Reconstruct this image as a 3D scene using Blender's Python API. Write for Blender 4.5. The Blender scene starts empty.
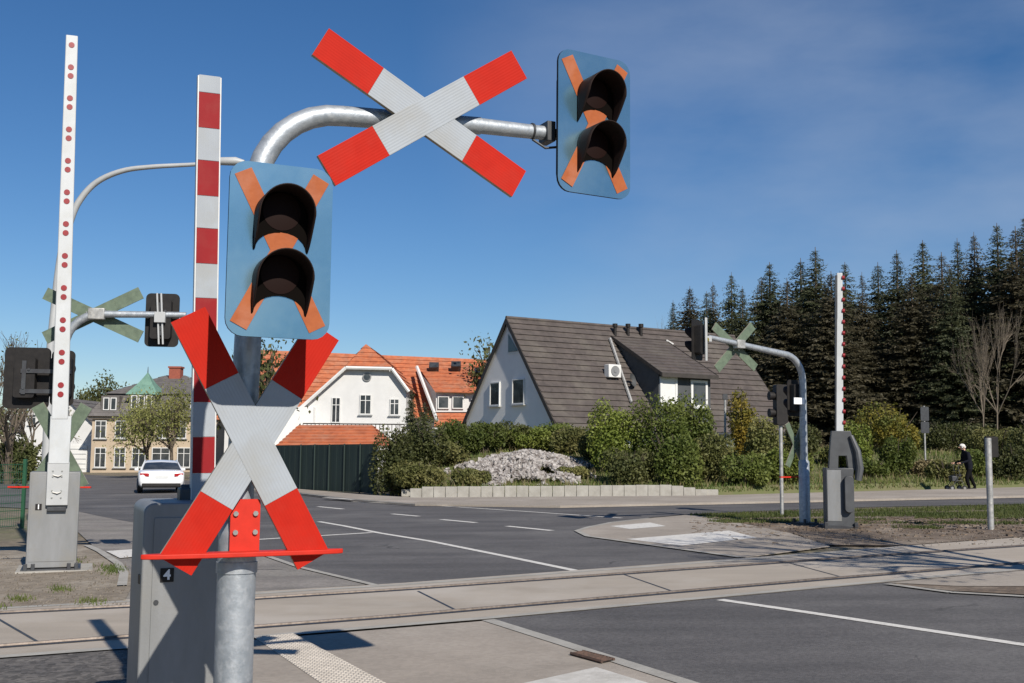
import bpy, math, random
from mathutils import Vector as V, Matrix as M
PI=math.pi; R=math.radians
random.seed(7)
sc=bpy.context.scene
COL=sc.collection
# ------------------------------------------------------------------ camera
F=1100.0; H=1.7; PITCH=R(5.556); ROLL=0.009; TILT=0.017
fw=V((0,math.cos(PITCH),math.sin(PITCH))); up0=V((0,-math.sin(PITCH),math.cos(PITCH))); r0=V((1,0,0))
rt=r0*math.cos(ROLL)+up0*math.sin(ROLL); up=up0*math.cos(ROLL)-r0*math.sin(ROLL)
CP=V((0,0,H))
def ray(u,v): return (fw*F+rt*(u-512)-up*(v-341.5)).normalized()
def gz(x): return TILT*x
def G(u,v,dz=0.0):
    d=ray(u,v); t=(TILT*CP.x+dz-CP.z)/(d.z-TILT*d.x)
    return CP+d*t
def at(u,v,Y):
    d=ray(u,v); return CP+d*(Y/d.y)
cd=bpy.data.cameras.new('camera'); cam=bpy.data.objects.new('camera',cd); COL.objects.link(cam)
cd.sensor_width=36; cd.lens=F/1024*36; cd.clip_end=3000
mw=M.Identity(4)
for i in range(3):
    mw[i][0]=rt[i]; mw[i][1]=up[i]; mw[i][2]=-fw[i]; mw[i][3]=CP[i]
cam.matrix_world=mw; sc.camera=cam
# ------------------------------------------------------------------ light
SD=V((0.58,-1.20,1.0)).normalized()
sun=bpy.data.lights.new('sun','SUN'); sun.energy=4.7; sun.angle=R(0.53); sun.color=(1,0.93,0.83)
so=bpy.data.objects.new('sun',sun); COL.objects.link(so); so.rotation_euler=SD.to_track_quat('Z','Y').to_euler()
w=bpy.data.worlds.new('World'); sc.world=w; w.use_nodes=True
nt=w.node_tree; N=nt.nodes; L=nt.links; N.clear()
out=N.new('ShaderNodeOutputWorld'); bg=N.new('ShaderNodeBackground'); sky=N.new('ShaderNodeTexSky')
sky.sky_type='NISHITA'; sky.sun_disc=False; sky.sun_elevation=math.asin(SD.z); sky.sun_rotation=math.atan2(SD.x,SD.y)
sky.altitude=100; sky.air_density=1.0; sky.dust_density=0.05; sky.ozone_density=4.0
tc=N.new('ShaderNodeTexCoord')
mp=N.new('ShaderNodeMapping'); mp.inputs['Scale'].default_value=(1.6,1.6,4.2); mp.inputs['Rotation'].default_value=(0,R(-14),R(20))
ns=N.new('ShaderNodeTexNoise'); ns.inputs['Scale'].default_value=1.7; ns.inputs['Detail'].default_value=6; ns.inputs['Roughness'].default_value=.55
cr=N.new('ShaderNodeMapRange'); cr.inputs['From Min'].default_value=.36; cr.inputs['From Max'].default_value=.82; cr.inputs['To Max'].default_value=.46
dp=N.new('ShaderNodeVectorMath'); dp.operation='DOT_PRODUCT'; dp.inputs[1].default_value=tuple(ray(930,40))
mr=N.new('ShaderNodeMapRange'); mr.inputs['From Min'].default_value=.905; mr.inputs['From Max'].default_value=.995
mu=N.new('ShaderNodeMath'); mu.operation='MULTIPLY'
mx=N.new('ShaderNodeMixRGB'); mx.inputs[2].default_value=(5.8,6.5,7.8,1)
hs=N.new('ShaderNodeHueSaturation'); hs.inputs['Saturation'].default_value=1.20; hs.inputs['Value'].default_value=1.0
L.new(tc.outputs['Generated'],mp.inputs[0]); L.new(mp.outputs[0],ns.inputs['Vector']); L.new(ns.outputs['Fac'],cr.inputs['Value'])
L.new(tc.outputs['Generated'],dp.inputs[0]); L.new(dp.outputs['Value'],mr.inputs['Value'])
L.new(cr.outputs[0],mu.inputs[0]); L.new(mr.outputs[0],mu.inputs[1]); L.new(mu.outputs[0],mx.inputs[0])
L.new(sky.outputs[0],hs.inputs['Color']); tn=N.new('ShaderNodeMixRGB'); tn.blend_type='MULTIPLY'; tn.inputs[0].default_value=1; tn.inputs[2].default_value=(.86,.90,.99,1); L.new(hs.outputs[0],tn.inputs[1]); L.new(tn.outputs[0],mx.inputs[1]); L.new(mx.outputs[0],bg.inputs[0]); bg.inputs[1].default_value=.068
L.new(bg.outputs[0],out.inputs[0])
vs=sc.view_settings; vs.view_transform='Standard'; vs.look='None'; vs.gamma=1; vs.use_curve_mapping=False; vs.exposure=0.35
# ------------------------------------------------------------------ materials
def mat(name,c,rough=.7,metal=0,c2=None,scale=4,detail=5,bump=0,bscale=30,spec=.5,lo=.35,hi=.65,stretch=None,rnd=0,c3=None,s3=.6,wave=None,transl=0,coat=0,speck=None):
    m=bpy.data.materials.new(name); m.use_nodes=True; n=m.node_tree.nodes; l=m.node_tree.links
    b=n['Principled BSDF']; b.inputs['Base Color'].default_value=(*c,1); b.inputs['Roughness'].default_value=rough; b.inputs['Metallic'].default_value=metal
    b.inputs['Specular IOR Level'].default_value=spec
    if coat: b.inputs['Coat Weight'].default_value=coat; b.inputs['Coat Roughness'].default_value=.08
    t=n.new('ShaderNodeTexCoord'); src=t.outputs['Object']
    if stretch:
        mpn=n.new('ShaderNodeMapping'); mpn.inputs['Scale'].default_value=stretch; l.new(src,mpn.inputs[0]); src2=mpn.outputs[0]
    else: src2=src
    colout=None
    if c2:
        no=n.new('ShaderNodeTexNoise'); no.inputs['Scale'].default_value=scale; no.inputs['Detail'].default_value=detail; no.inputs['Roughness'].default_value=.65
        l.new(src2,no.inputs['Vector'])
        rg=n.new('ShaderNodeMapRange'); rg.inputs['From Min'].default_value=lo; rg.inputs['From Max'].default_value=hi; l.new(no.outputs['Fac'],rg.inputs['Value'])
        mi=n.new('ShaderNodeMixRGB'); mi.inputs[1].default_value=(*c,1); mi.inputs[2].default_value=(*c2,1); l.new(rg.outputs[0],mi.inputs[0]); colout=mi.outputs[0]
        if c3:
            n3=n.new('ShaderNodeTexNoise'); n3.inputs['Scale'].default_value=s3; n3.inputs['Detail'].default_value=6; n3.inputs['Roughness'].default_value=.6; l.new(src,n3.inputs['Vector'])
            r3=n.new('ShaderNodeMapRange'); r3.inputs['From Min'].default_value=.48; r3.inputs['From Max'].default_value=.66; l.new(n3.outputs['Fac'],r3.inputs['Value'])
            m3=n.new('ShaderNodeMixRGB'); l.new(colout,m3.inputs[1]); m3.inputs[2].default_value=(*c3,1); l.new(r3.outputs[0],m3.inputs[0]); colout=m3.outputs[0]
        if speck:
            n4=n.new('ShaderNodeTexVoronoi'); n4.inputs['Scale'].default_value=speck[0]; l.new(src,n4.inputs['Vector'])
            n5=n.new('ShaderNodeMapRange'); n5.inputs['From Min'].default_value=0; n5.inputs['From Max'].default_value=.9; n5.inputs['To Min'].default_value=speck[1]; n5.inputs['To Max'].default_value=speck[2]
            sp=n.new('ShaderNodeSeparateColor'); l.new(n4.outputs['Color'],sp.inputs[0]); l.new(sp.outputs[0],n5.inputs['Value'])
            m5=n.new('ShaderNodeVectorMath'); m5.operation='SCALE'; l.new(colout,m5.inputs[0]); l.new(n5.outputs[0],m5.inputs['Scale']); colout=m5.outputs[0]
        if rnd:
            oi=n.new('ShaderNodeObjectInfo'); h=n.new('ShaderNodeHueSaturation'); r5=n.new('ShaderNodeMapRange')
            r5.inputs['To Min'].default_value=1-rnd; r5.inputs['To Max'].default_value=1+rnd; l.new(oi.outputs['Random'],r5.inputs['Value']); l.new(r5.outputs[0],h.inputs['Value']); l.new(colout,h.inputs['Color']); colout=h.outputs[0]
        l.new(colout,b.inputs['Base Color'])
    if bump or wave:
        bn=n.new('ShaderNodeBump'); 
        if wave:
            wv=n.new('ShaderNodeTexWave'); wv.bands_direction=wave[0]; wv.inputs['Scale'].default_value=wave[1]; wv.inputs['Distortion'].default_value=0; l.new(src,wv.inputs['Vector'])
            bn.inputs['Strength'].default_value=wave[2]; bn.inputs['Distance'].default_value=.01; l.new(wv.outputs['Fac'],bn.inputs['Height'])
        else:
            nb=n.new('ShaderNodeTexNoise'); nb.inputs['Scale'].default_value=bscale; nb.inputs['Detail'].default_value=4; l.new(src,nb.inputs['Vector'])
            bn.inputs['Strength'].default_value=bump; bn.inputs['Distance'].default_value=.02; l.new(nb.outputs['Fac'],bn.inputs['Height'])
        l.new(bn.outputs[0],b.inputs['Normal'])
    if transl:
        tr=n.new('ShaderNodeBsdfTranslucent'); ms=n.new('ShaderNodeMixShader'); ms.inputs[0].default_value=transl
        if colout: l.new(colout,tr.inputs[0])
        else: tr.inputs[0].default_value=(*c,1)
        l.new(b.outputs[0],ms.inputs[1]); l.new(tr.outputs[0],ms.inputs[2]); l.new(ms.outputs[0],n['Material Output'].inputs[0])
    return m
MT={}
MT['asphalt']=mat('asphalt',(.098,.092,.090),.85,c2=(.074,.070,.069),scale=1.2,bump=.35,bscale=90,c3=(.122,.116,.112),s3=.35,speck=(40,.82,1.18),stretch=(.35,1.6,1))
MT['asphalt_old']=mat('asphalt_old',(.22,.20,.18),.9,c2=(.165,.15,.135),scale=1.5,bump=.4,bscale=60,c3=(.21,.195,.17),s3=.5,speck=(28,.85,1.15))
MT['asphalt_dark']=mat('asphalt_dark',(.06,.055,.052),.9,c2=(.11,.10,.09),scale=3,bump=.6,bscale=40,speck=(22,.6,1.5))
MT['paving']=mat('paving',(.305,.265,.222),.9,c2=(.255,.222,.185),scale=.9,bump=.2,bscale=60,c3=(.345,.305,.26),s3=.35,speck=(24,.93,1.07))
MT['concrete']=mat('concrete',(.365,.318,.262),.85,c2=(.305,.266,.218),scale=.8,bump=.2,bscale=40,c3=(.40,.36,.31),s3=.5,stretch=(.4,1.6,1))
MT['kerb']=mat('kerb',(.37,.355,.32),.85,c2=(.28,.265,.235),scale=3,bump=.2)
MT['ground']=mat('ground',(.185,.15,.105),.95,c2=(.125,.10,.07),scale=1.6,bump=.8,bscale=14,c3=(.09,.105,.04),s3=.25,speck=(9,.8,1.25))
MT['dirt']=mat('dirt',(.15,.112,.08),.95,c2=(.075,.053,.037),scale=2.2,bump=.8,bscale=16,c3=(.22,.18,.14),s3=1.1,speck=(12,.8,1.25))
MT['sand']=mat('sand',(.235,.20,.155),.95,c2=(.16,.13,.095),scale=2.2,bump=.8,bscale=16,c3=(.29,.255,.205),s3=.7,speck=(12,.85,1.2))
MT['bank']=mat('bank',(.09,.11,.035),.95,c2=(.13,.115,.06),scale=1.1,bump=.6,bscale=9)
MT['paint']=mat('paint',(.60,.58,.54),.8,c2=(.30,.29,.27),scale=13,lo=.5,hi=.78,bump=.2)
MT['paint_dull']=mat('paint_dull',(.55,.53,.49),.8,c2=(.42,.40,.36),scale=5,bump=.2)
MT['rail']=mat('rail',(.17,.14,.12),.5,.5,c2=(.09,.07,.055),scale=20)
MT['reflector']=mat('reflector',(.26,.010,.014),.4,c2=(.20,.008,.012),scale=20)
MT['rust']=mat('rust',(.11,.065,.048),.85,.2,c2=(.055,.038,.03),scale=30)
MT['galv']=mat('galv',(.37,.40,.43),.5,.5,c2=(.28,.31,.34),scale=9,lo=.4,hi=.6,bump=.08,bscale=60,c3=(.43,.455,.48),s3=24)
MT['galv_old']=mat('galv_old',(.42,.42,.41),.5,.45,c2=(.27,.27,.26),scale=7,c3=(.50,.49,.46),s3=12)
MT['steel_dark']=mat('steel_dark',(.06,.065,.07),.5,.3,c2=(.04,.04,.045),scale=8)
MT['bolt']=mat('bolt',(.55,.54,.50),.35,.8,c2=(.4,.4,.38),scale=30)
MT['red']=mat('red_film',(.43,.013,.004),.75,c2=(.37,.011,.0035),c3=(.39,.02,.010),s3=3,scale=5,spec=.2,wave=('X',22,.08))
MT['red_dark']=mat('red_paint',(.25,.010,.013),.65,spec=.2,c2=(.22,.009,.012),scale=5,c3=(.24,.02,.02),s3=7)
MT['red_bar']=mat('red_bar',(.54,.028,.014),.5,spec=.25,c2=(.46,.024,.012),scale=12)
MT['white_sign']=mat('white_sign',(.325,.355,.385),.6,spec=.3,c2=(.295,.32,.35),scale=4,wave=('X',22,.10),c3=(.29,.30,.30),s3=2.5)
MT['white_arm']=mat('white_arm',(.50,.52,.53),.5,c2=(.44,.46,.47),c3=(.42,.43,.42),s3=2,scale=3,stretch=(1,1,.3))
MT['white_edge']=mat('white_edge',(.62,.63,.62),.5,c2=(.54,.55,.54),scale=8)
MT['backgreen']=mat('sign_back',(.115,.155,.105),.6,c2=(.08,.11,.075),scale=6,lo=.4,hi=.6)
MT['edge_tan']=mat('sign_edge',(.40,.36,.27),.6,c2=(.25,.22,.16),scale=10)
MT['headblue']=mat('headblue',(.13,.27,.38),.24,.75,c2=(.17,.32,.43),scale=2.5,lo=.35,hi=.7,c3=(.22,.36,.44),s3=1.6,spec=.6)
MT['black']=mat('black_plastic',(.012,.011,.011),.6,c2=(.02,.018,.017),scale=9,spec=.25)
MT['visor_in']=mat('visor',(.015,.009,.0075),.7,c2=(.022,.012,.010),scale=12,spec=.2)
MT['lens']=mat('lens',(.010,.003,.002),.6,spec=.12)
MT['bezel']=mat('bezel',(.0045,.0035,.003),.9,spec=.04)
MT['tape']=mat('tape',(.36,.10,.032),.65,spec=.2,c2=(.30,.08,.028),c3=(.36,.13,.07),s3=5,scale=9,bump=.1,bscale=30)
MT['cabinet']=mat('cabinet',(.235,.24,.245),.5,.15,c2=(.185,.19,.19),scale=3.5,stretch=(1,1,.25),c3=(.21,.205,.19),s3=2.2,bump=.05,bscale=80)
MT['cabinet_light']=mat('cabinet_light',(.42,.43,.43),.5,.1,c2=(.36,.37,.37),scale=3)
MT['cabinet_dark']=mat('cabinet_dark',(.085,.09,.095),.5,.15,c2=(.06,.062,.066),scale=3)
MT['white']=mat('white_plate',(.8,.8,.8),.5)
MT['wallwhite']=mat('wall_white',(.60,.60,.59),.85,c2=(.54,.54,.53),scale=.7,bump=.1)
MT['wallgrey']=mat('wall_grey',(.78,.77,.74),.9,c2=(.70,.69,.67),scale=.6,bump=.1)
MT['wallbeige']=mat('wall_beige',(.46,.375,.27),.9,c2=(.40,.32,.235),scale=.5,bump=.1)
MT['walldark']=mat('wall_dark',(.07,.075,.08),.8,c2=(.05,.055,.06),scale=2)
MT['roofred']=mat('roof_red',(.44,.135,.055),.8,c2=(.34,.10,.045),scale=2.2,c3=(.36,.15,.085),s3=.9,speck=(4.5,.88,1.12))
MT['roofgrey']=mat('roof_grey',(.082,.067,.060),.75,c2=(.062,.051,.046),scale=1.6,c3=(.095,.082,.070),s3=.6,speck=(4,.88,1.12))
MT['roofslate']=mat('roof_slate',(.13,.12,.112),.75,c2=(.10,.092,.088),scale=1.6,speck=(4,.85,1.15))
MT['copper']=mat('copper_green',(.15,.27,.21),.75,c2=(.10,.20,.155),scale=2)
MT['brick']=mat('brick_red',(.30,.08,.045),.85,c2=(.22,.06,.04),scale=8)
MT['glass']=mat('glass',(.025,.03,.035),.08,0,c2=(.06,.065,.07),scale=.8,lo=.45,hi=.6)
MT['frame']=mat('frame_white',(.66,.66,.64),.5,c2=(.60,.60,.58),scale=3)
MT['darkwood']=mat('dark_wood',(.03,.025,.022),.7,c2=(.045,.038,.032),scale=5)
MT['fencegreen']=mat('fence_green',(.010,.022,.018),.7,c2=(.014,.030,.025),scale=.8,stretch=(6,6,.4))
MT['green_metal']=mat('green_metal',(.02,.09,.045),.5,c2=(.015,.07,.035),scale=6)
MT['carwhite']=mat('car_white',(.76,.77,.78),.22,c2=(.72,.73,.74),scale=1,coat=.6)
MT['tyre']=mat('tyre',(.015,.015,.015),.8)
MT['taillight']=mat('taillight',(.35,.012,.015),.2,coat=.5)
MT['bark']=mat('bark',(.12,.095,.07),.9,c2=(.07,.055,.04),scale=6,stretch=(3,3,.6),bump=.6,bscale=12)
MT['bark_pale']=mat('bark_pale',(.19,.155,.115),.9,c2=(.11,.09,.07),scale=4,stretch=(3,3,.6))
def leafm(n,c,c2,s=.9): return mat(n,c,.6,c2=c2,scale=s,detail=2,rnd=.22,transl=.35,spec=.3,lo=.38,hi=.62)
MT['spruce']=leafm('needles',(.055,.066,.034),(.090,.098,.048),.6)
MT['spruce_b']=leafm('needles_brownish',(.070,.064,.038),(.098,.085,.050),.6)
MT['leaf']=leafm('leaf_green',(.085,.115,.024),(.15,.175,.042))
MT['leaf_dark']=leafm('leaf_dark',(.072,.085,.028),(.12,.125,.042))
MT['leaf_olive']=leafm('leaf_olive',(.13,.14,.045),(.19,.18,.065))
MT['leaf_bright']=leafm('leaf_bright',(.14,.18,.032),(.20,.23,.05))
MT['leaf_fresh']=leafm('leaf_fresh',(.23,.25,.075),(.31,.31,.10))
MT['leaf_yellow']=leafm('leaf_yellow',(.27,.22,.035),(.14,.16,.035),1.2)
MT['leaf_ochre']=leafm('leaf_ochre',(.26,.19,.03),(.14,.14,.03),1.2)
MT['drygrass']=leafm('dry_grass',(.27,.22,.12),(.17,.15,.07))
MT['grass']=leafm('grass',(.085,.125,.026),(.14,.165,.045),.5)
MT['grass_verge']=leafm('grass_verge',(.055,.075,.018),(.095,.11,.032),.5)
MT['tactile']=mat('tactile',(.44,.40,.35),.85,c2=(.34,.31,.27),scale=6,bump=.2)
MT['stone']=mat('stone',(.34,.315,.295),.9,c2=(.12,.10,.09),scale=3.2,lo=.42,hi=.6,c3=(.46,.44,.42),s3=9)
MT['pebble']=mat('pebble',(.24,.21,.17),.9,c2=(.12,.10,.08),scale=5)
MT['jacket']=mat('jacket',(.007,.008,.013),.9,c2=(.012,.013,.018),scale=9,spec=.1)
MT['trousers']=mat('trousers',(.006,.006,.007),.9,spec=.1)
MT['skin']=mat('skin',(.50,.30,.21),.6)
MT['hair']=mat('white_hair',(.58,.56,.53),.7,c2=(.6,.58,.55),scale=30)
# ------------------------------------------------------------------ mesh builder
def add_cracks(m):
    n=m.node_tree.nodes; l=m.node_tree.links; b=n['Principled BSDF']; src=b.inputs['Base Color'].links[0].from_socket
    t=n.new('ShaderNodeTexCoord'); no=n.new('ShaderNodeTexNoise'); no.inputs['Scale'].default_value=1.1; no.inputs['Detail'].default_value=5
    l.new(t.outputs['Object'],no.inputs['Vector']); ad=n.new('ShaderNodeVectorMath'); ad.operation='MULTIPLY_ADD'; ad.inputs[1].default_value=(1.6,1.6,0)
    l.new(no.outputs['Color'],ad.inputs[0]); l.new(t.outputs['Object'],ad.inputs[2])
    vo=n.new('ShaderNodeTexVoronoi'); vo.feature='DISTANCE_TO_EDGE'; vo.inputs['Scale'].default_value=.20; l.new(ad.outputs[0],vo.inputs['Vector'])
    mr_=n.new('ShaderNodeMapRange'); mr_.inputs['From Min'].default_value=.0015; mr_.inputs['From Max'].default_value=.0045; l.new(vo.outputs['Distance'],mr_.inputs['Value'])
    n2=n.new('ShaderNodeTexNoise'); n2.inputs['Scale'].default_value=.35; l.new(t.outputs['Object'],n2.inputs['Vector'])
    m2=n.new('ShaderNodeMapRange'); m2.inputs['From Min'].default_value=.58; m2.inputs['From Max'].default_value=.66; l.new(n2.outputs['Fac'],m2.inputs['Value'])
    iv=n.new('ShaderNodeMath'); iv.operation='SUBTRACT'; iv.inputs[0].default_value=1; l.new(mr_.outputs[0],iv.inputs[1])
    mu=n.new('ShaderNodeMath'); mu.operation='MULTIPLY'; l.new(iv.outputs[0],mu.inputs[0]); l.new(m2.outputs[0],mu.inputs[1])
    mx=n.new('ShaderNodeMixRGB'); mx.inputs[2].default_value=(.030,.028,.027,1); l.new(mu.outputs[0],mx.inputs[0]); l.new(src,mx.inputs[1])
    # rubbed wheel tracks and stains : long soft bands
    mp=n.new('ShaderNodeMapping'); mp.inputs['Rotation'].default_value=(0,0,R(-30)); mp.inputs['Scale'].default_value=(.10,1.1,1); l.new(t.outputs['Object'],mp.inputs[0])
    n3=n.new('ShaderNodeTexNoise'); n3.inputs['Scale'].default_value=1.0; n3.inputs['Detail'].default_value=3; l.new(mp.outputs[0],n3.inputs['Vector'])
    m3=n.new('ShaderNodeMapRange'); m3.inputs['From Min'].default_value=.3; m3.inputs['From Max'].default_value=.7; m3.inputs['To Min'].default_value=.82; m3.inputs['To Max'].default_value=1.16; l.new(n3.outputs['Fac'],m3.inputs['Value'])
    sc_=n.new('ShaderNodeVectorMath'); sc_.operation='SCALE'; l.new(mx.outputs[0],sc_.inputs[0]); l.new(m3.outputs[0],sc_.inputs['Scale']); l.new(sc_.outputs[0],b.inputs['Base Color'])
for k_ in('asphalt','asphalt_old'): add_cracks(MT[k_])
class MB:
    def __init__(s): s.v=[]; s.f=[]; s.m=[]
    def add(s,vs,fs,mi=0,T=None):
        o=len(s.v)
        s.v.extend([tuple(T@V(p)) if T else tuple(p) for p in vs])
        for i,f in enumerate(fs):
            s.f.append(tuple(o+k for k in f)); s.m.append(mi[i] if isinstance(mi,(list,tuple)) else mi)
    def box(s,c,d,mi=0,T=None,rot=None):
        x,y,z=[a/2 for a in d]; c=V(c)
        vs=[V((a,b,e)) for a in(-x,x) for b in(-y,y) for e in(-z,z)]
        if rot: vs=[rot@p for p in vs]
        vs=[p+c for p in vs]
        s.add(vs,[(0,1,3,2),(4,6,7,5),(0,4,5,1),(2,3,7,6),(0,2,6,4),(1,5,7,3)],mi,T)  # -x,+x,-y,+y,-z,+z
    def tube(s,pts,rs,n=12,mi=0,caps=True,T=None):
        pts=[V(p) for p in pts]
        if not isinstance(rs,(list,tuple)): rs=[rs]*len(pts)
        vs=[];fs=[];pa=None
        for i,p in enumerate(pts):
            d=(pts[min(i+1,len(pts)-1)]-pts[max(i-1,0)]).normalized()
            if pa is None:
                a=V((0,0,1)) if abs(d.z)<.9 else V((1,0,0)); pa=d.cross(a).normalized()
            else:
                pa=(pa-d*pa.dot(d)).normalized()
            b=d.cross(pa)
            for k in range(n):
                t=2*PI*k/n; vs.append(p+(pa*math.cos(t)+b*math.sin(t))*rs[i])
        for i in range(len(pts)-1):
            for k in range(n):
                k2=(k+1)%n; fs.append((i*n+k,i*n+k2,(i+1)*n+k2,(i+1)*n+k))
        if caps:
            fs.append(tuple(reversed(range(n)))); fs.append(tuple(range((len(pts)-1)*n,len(pts)*n)))
        s.add(vs,fs,mi,T)
    def prism(s,poly,t0,t1,T=None,mi=(0,0,0)):
        # poly in local xz, extruded along y from t0 (front) to t1 ; mi=(front,back,side)
        n=len(poly); vs=[(x,t0,z) for x,z in poly]+[(x,t1,z) for x,z in poly]
        fs=[tuple(range(n)),tuple(reversed(range(n,2*n)))]+[(k,k+n,(k+1)%n+n,(k+1)%n) for k in range(n)]
        s.add(vs,fs,[mi[0],mi[1]]+[mi[2]]*n,T)
    def quad(s,*p,mi=0): s.add(p,[tuple(range(len(p)))],mi)
    def build(s,name,mats,parent=None,smooth=True,bevel=0,ang=35):
        me=bpy.data.meshes.new(name); me.from_pydata(s.v,[],s.f); 
        if not isinstance(mats,(list,tuple)): mats=[mats]
        for a in mats: me.materials.append(MT[a])
        me.polygons.foreach_set('material_index',s.m); me.update()
        if smooth: me.shade_smooth(); me.set_sharp_from_angle(angle=R(ang))
        o=bpy.data.objects.new(name,me); COL.objects.link(o)
        if parent: o.parent=parent
        if bevel:
            b=o.modifiers.new('bevel','BEVEL'); b.width=bevel; b.segments=2; b.limit_method='ANGLE'; b.angle_limit=R(40)
        return o
def tag(o,label,cat=None,group=None,kind=None):
    if label: o['label']=label
    if cat: o['category']=cat
    if group: o['group']=group
    if kind: o['kind']=kind
    return o
def thing(name,label,cat,loc,rz=0,group=None):
    o=bpy.data.objects.new(name,None); COL.objects.link(o); o.empty_display_size=.3; o.location=loc; o.rotation_euler=(0,0,rz)
    return tag(o,label,cat,group)
def copy_tree(o,parent=None):
    c=o.copy(); COL.objects.link(c)
    if parent: c.parent=parent
    for ch in list(o.children): copy_tree(ch,c)
    return c
def rrect(w,h,r,n=5,cx=0,cz=0):
    p=[]
    for (sx,sz,a0) in((1,1,0),(-1,1,90),(-1,-1,180),(1,-1,270)):
        for k in range(n+1):
            a=R(a0+90*k/n); p.append((cx+sx*(w/2-r)+r*math.cos(a),cz+sz*(h/2-r)+r*math.sin(a)))
    return p   # ccw in xz
def sheet(name,px,dz,m,label=None,cat=None,kind='structure',thick=0,world=False):
    pts=[V((p[0],p[1],gz(p[0])+dz)) for p in px] if world else [G(u,v,dz) for u,v in px]
    a=sum(pts[i].x*pts[(i+1)%len(pts)].y-pts[(i+1)%len(pts)].x*pts[i].y for i in range(len(pts)))
    if a<0: pts.reverse()
    mb=MB(); n=len(pts); mb.add(pts,[tuple(range(n))])
    if thick:
        lo=[p-V((0,0,thick)) for p in pts]; o=len(mb.v); mb.v.extend([tuple(p) for p in pts+lo])
        for k in range(n): mb.f.append((o+k,o+n+k,o+n+(k+1)%n,o+(k+1)%n)); mb.m.append(0)
    ob=mb.build(name,m,smooth=False)
    return tag(ob,label,cat,None,kind)
def strip(mb,pl,wd,dz):
    for a,b in zip(pl[:-1],pl[1:]):
        A=G(*a,dz);B=G(*b,dz); d=(B-A); d.z=0; d.normalize(); n=V((-d.y,d.x,0))*wd/2
        q=[A-n,B-n,B+n,A+n]
        for p in q: p.z=gz(p.x)+dz
        mb.quad(*q)
# ------------------------------------------------------------------ ground
sheet('ground',[(-700,-60),(700,-60),(700,1200),(-700,1200)],-.02,'ground',world=True)
sheet('road',[(-900,470),(-300,471),(75,474),(200,481),(300,492),(350,498),(415,503),(560,505),(700,502),(1024,495),(1500,487),
 (1500,494),(1024,504),(870,507),(760,511),(690,514),(650,517.5),(613,522),(588,527),(577,530.5),(588,536),(741,558),(790,562),(887,582),(951,591),(1024,595),(1500,614),
 (1900,900),(1000,830),(692,683),(488,619),(430,608),(376,584),(300,566),(262,553),(225,541),(190,531),(120,520),(76,511),(-200,496),(-900,482)],.004,'asphalt')
sheet('cycle_path',[(76,511),(120,520),(190,531),(225,541),(262,553),(300,566),(376,584),(240,593),(125,600),(135,580),(125,566),(92,545),(76,530)],.0,'asphalt_old')
sheet('track_slab',[(-500,627),(0,606),(132,599),(400,583),(741,558),(900,546),(1024,537),(1500,502),(1500,527),(1024,570),(887,582),(488,619),(132,648),(0,658),(-500,698)],.010,'concrete')
sheet('pavement',[(251,640),(488,620.5),(692,684),(900,750),(700,1500),(150,1500),(132,720),(140,660)],.016,'paving',thick=.03)
sheet('far_pavement',[(240,489.5),(300,492.5),(350,498.5),(415,503.5),(560,505.5),(700,502.5),(1024,495.5),(1500,487.5),(1500,478),(1024,487),(700,495.5),(415,497.5),(370,495),(300,489),(240,485.5)],.07,'paving',thick=.08)
sheet('verge',[(690,514.5),(760,511.5),(870,507.5),(1024,504.5),(1500,494.5),(1500,501),(1024,536.5),(900,545.5),(820,545),(800,535),(740,523)],.008,'dirt')
sheet('corner_pavement',[(588,527),(613,522),(650,518),(690,514.5),(740,523),(790,533),(830,546),(745,557),(588,536),(577,530.5)],.018,'paving',thick=.012)
sheet('right_path',[(887,582.5),(1024,570.5),(1500,528),(1500,560),(1024,586),(960,586)],.012,'paving')
sheet('verge_edge',[(887,583),(960,586.5),(1024,586.5),(1500,562),(1500,613),(1024,594.3),(951,590.5)],.014,'dirt')
sheet('dark_apron',[(-500,702),(0,659),(132,649),(251,639),(140,662),(132,720),(-500,900)],.006,'asphalt_dark')
sheet('near_kerb_left',[(92,545),(125,566),(135,580),(125,600),(20,606),(-300,620),(-300,560),(20,548)],.012,'sand')
# kerb lines
mb=MB()
strip(mb,[(488,619.5),(560,642),(692,684),(900,750)],.14,.022); 
o=mb.build('kerb','kerb',smooth=False); tag(o,None,kind='structure')
mb=MB()
strip(mb,[(741,557),(588,536),(577,530.5),(588,527),(613,522),(650,518)],.12,.022)
o=mb.build('corner_kerb','kerb',smooth=False); tag(o,None,kind='structure')
mb=MB(); strip(mb,[(300,493),(350,499),(415,504),(560,506),(700,503),(1024,496)],.12,.076); tag(mb.build('far_kerb','kerb',smooth=False),None,kind='structure')
mb=MB(); strip(mb,[(87,545),(100,551),(118,563),(124,573),(122,585)],.12,.03); strip(mb,[(376,585),(300,567),(262,554),(225,542)],.10,.012); tag(mb.build('path_kerb','kerb',smooth=False),None,kind='structure')
mb=MB(); strip(mb,[(887,583.5),(951,592),(1024,596),(1300,607)],.12,.02); tag(mb.build('right_kerb','kerb',smooth=False),None,kind='structure')
# slab borders
mb=MB(); strip(mb,[(-500,629),(0,608),(132,600.8),(400,584.6),(741,559.5),(900,547.5)],.14,.013); tag(mb.build('far_slab_border','kerb',smooth=False),None,kind='structure')
mb=MB(); strip(mb,[(-500,696),(0,656.3),(132,646.5),(488,617.5),(887,580.5),(1024,568.5)],.14,.013); tag(mb.build('near_slab_border','kerb',smooth=False),None,kind='structure')
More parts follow.
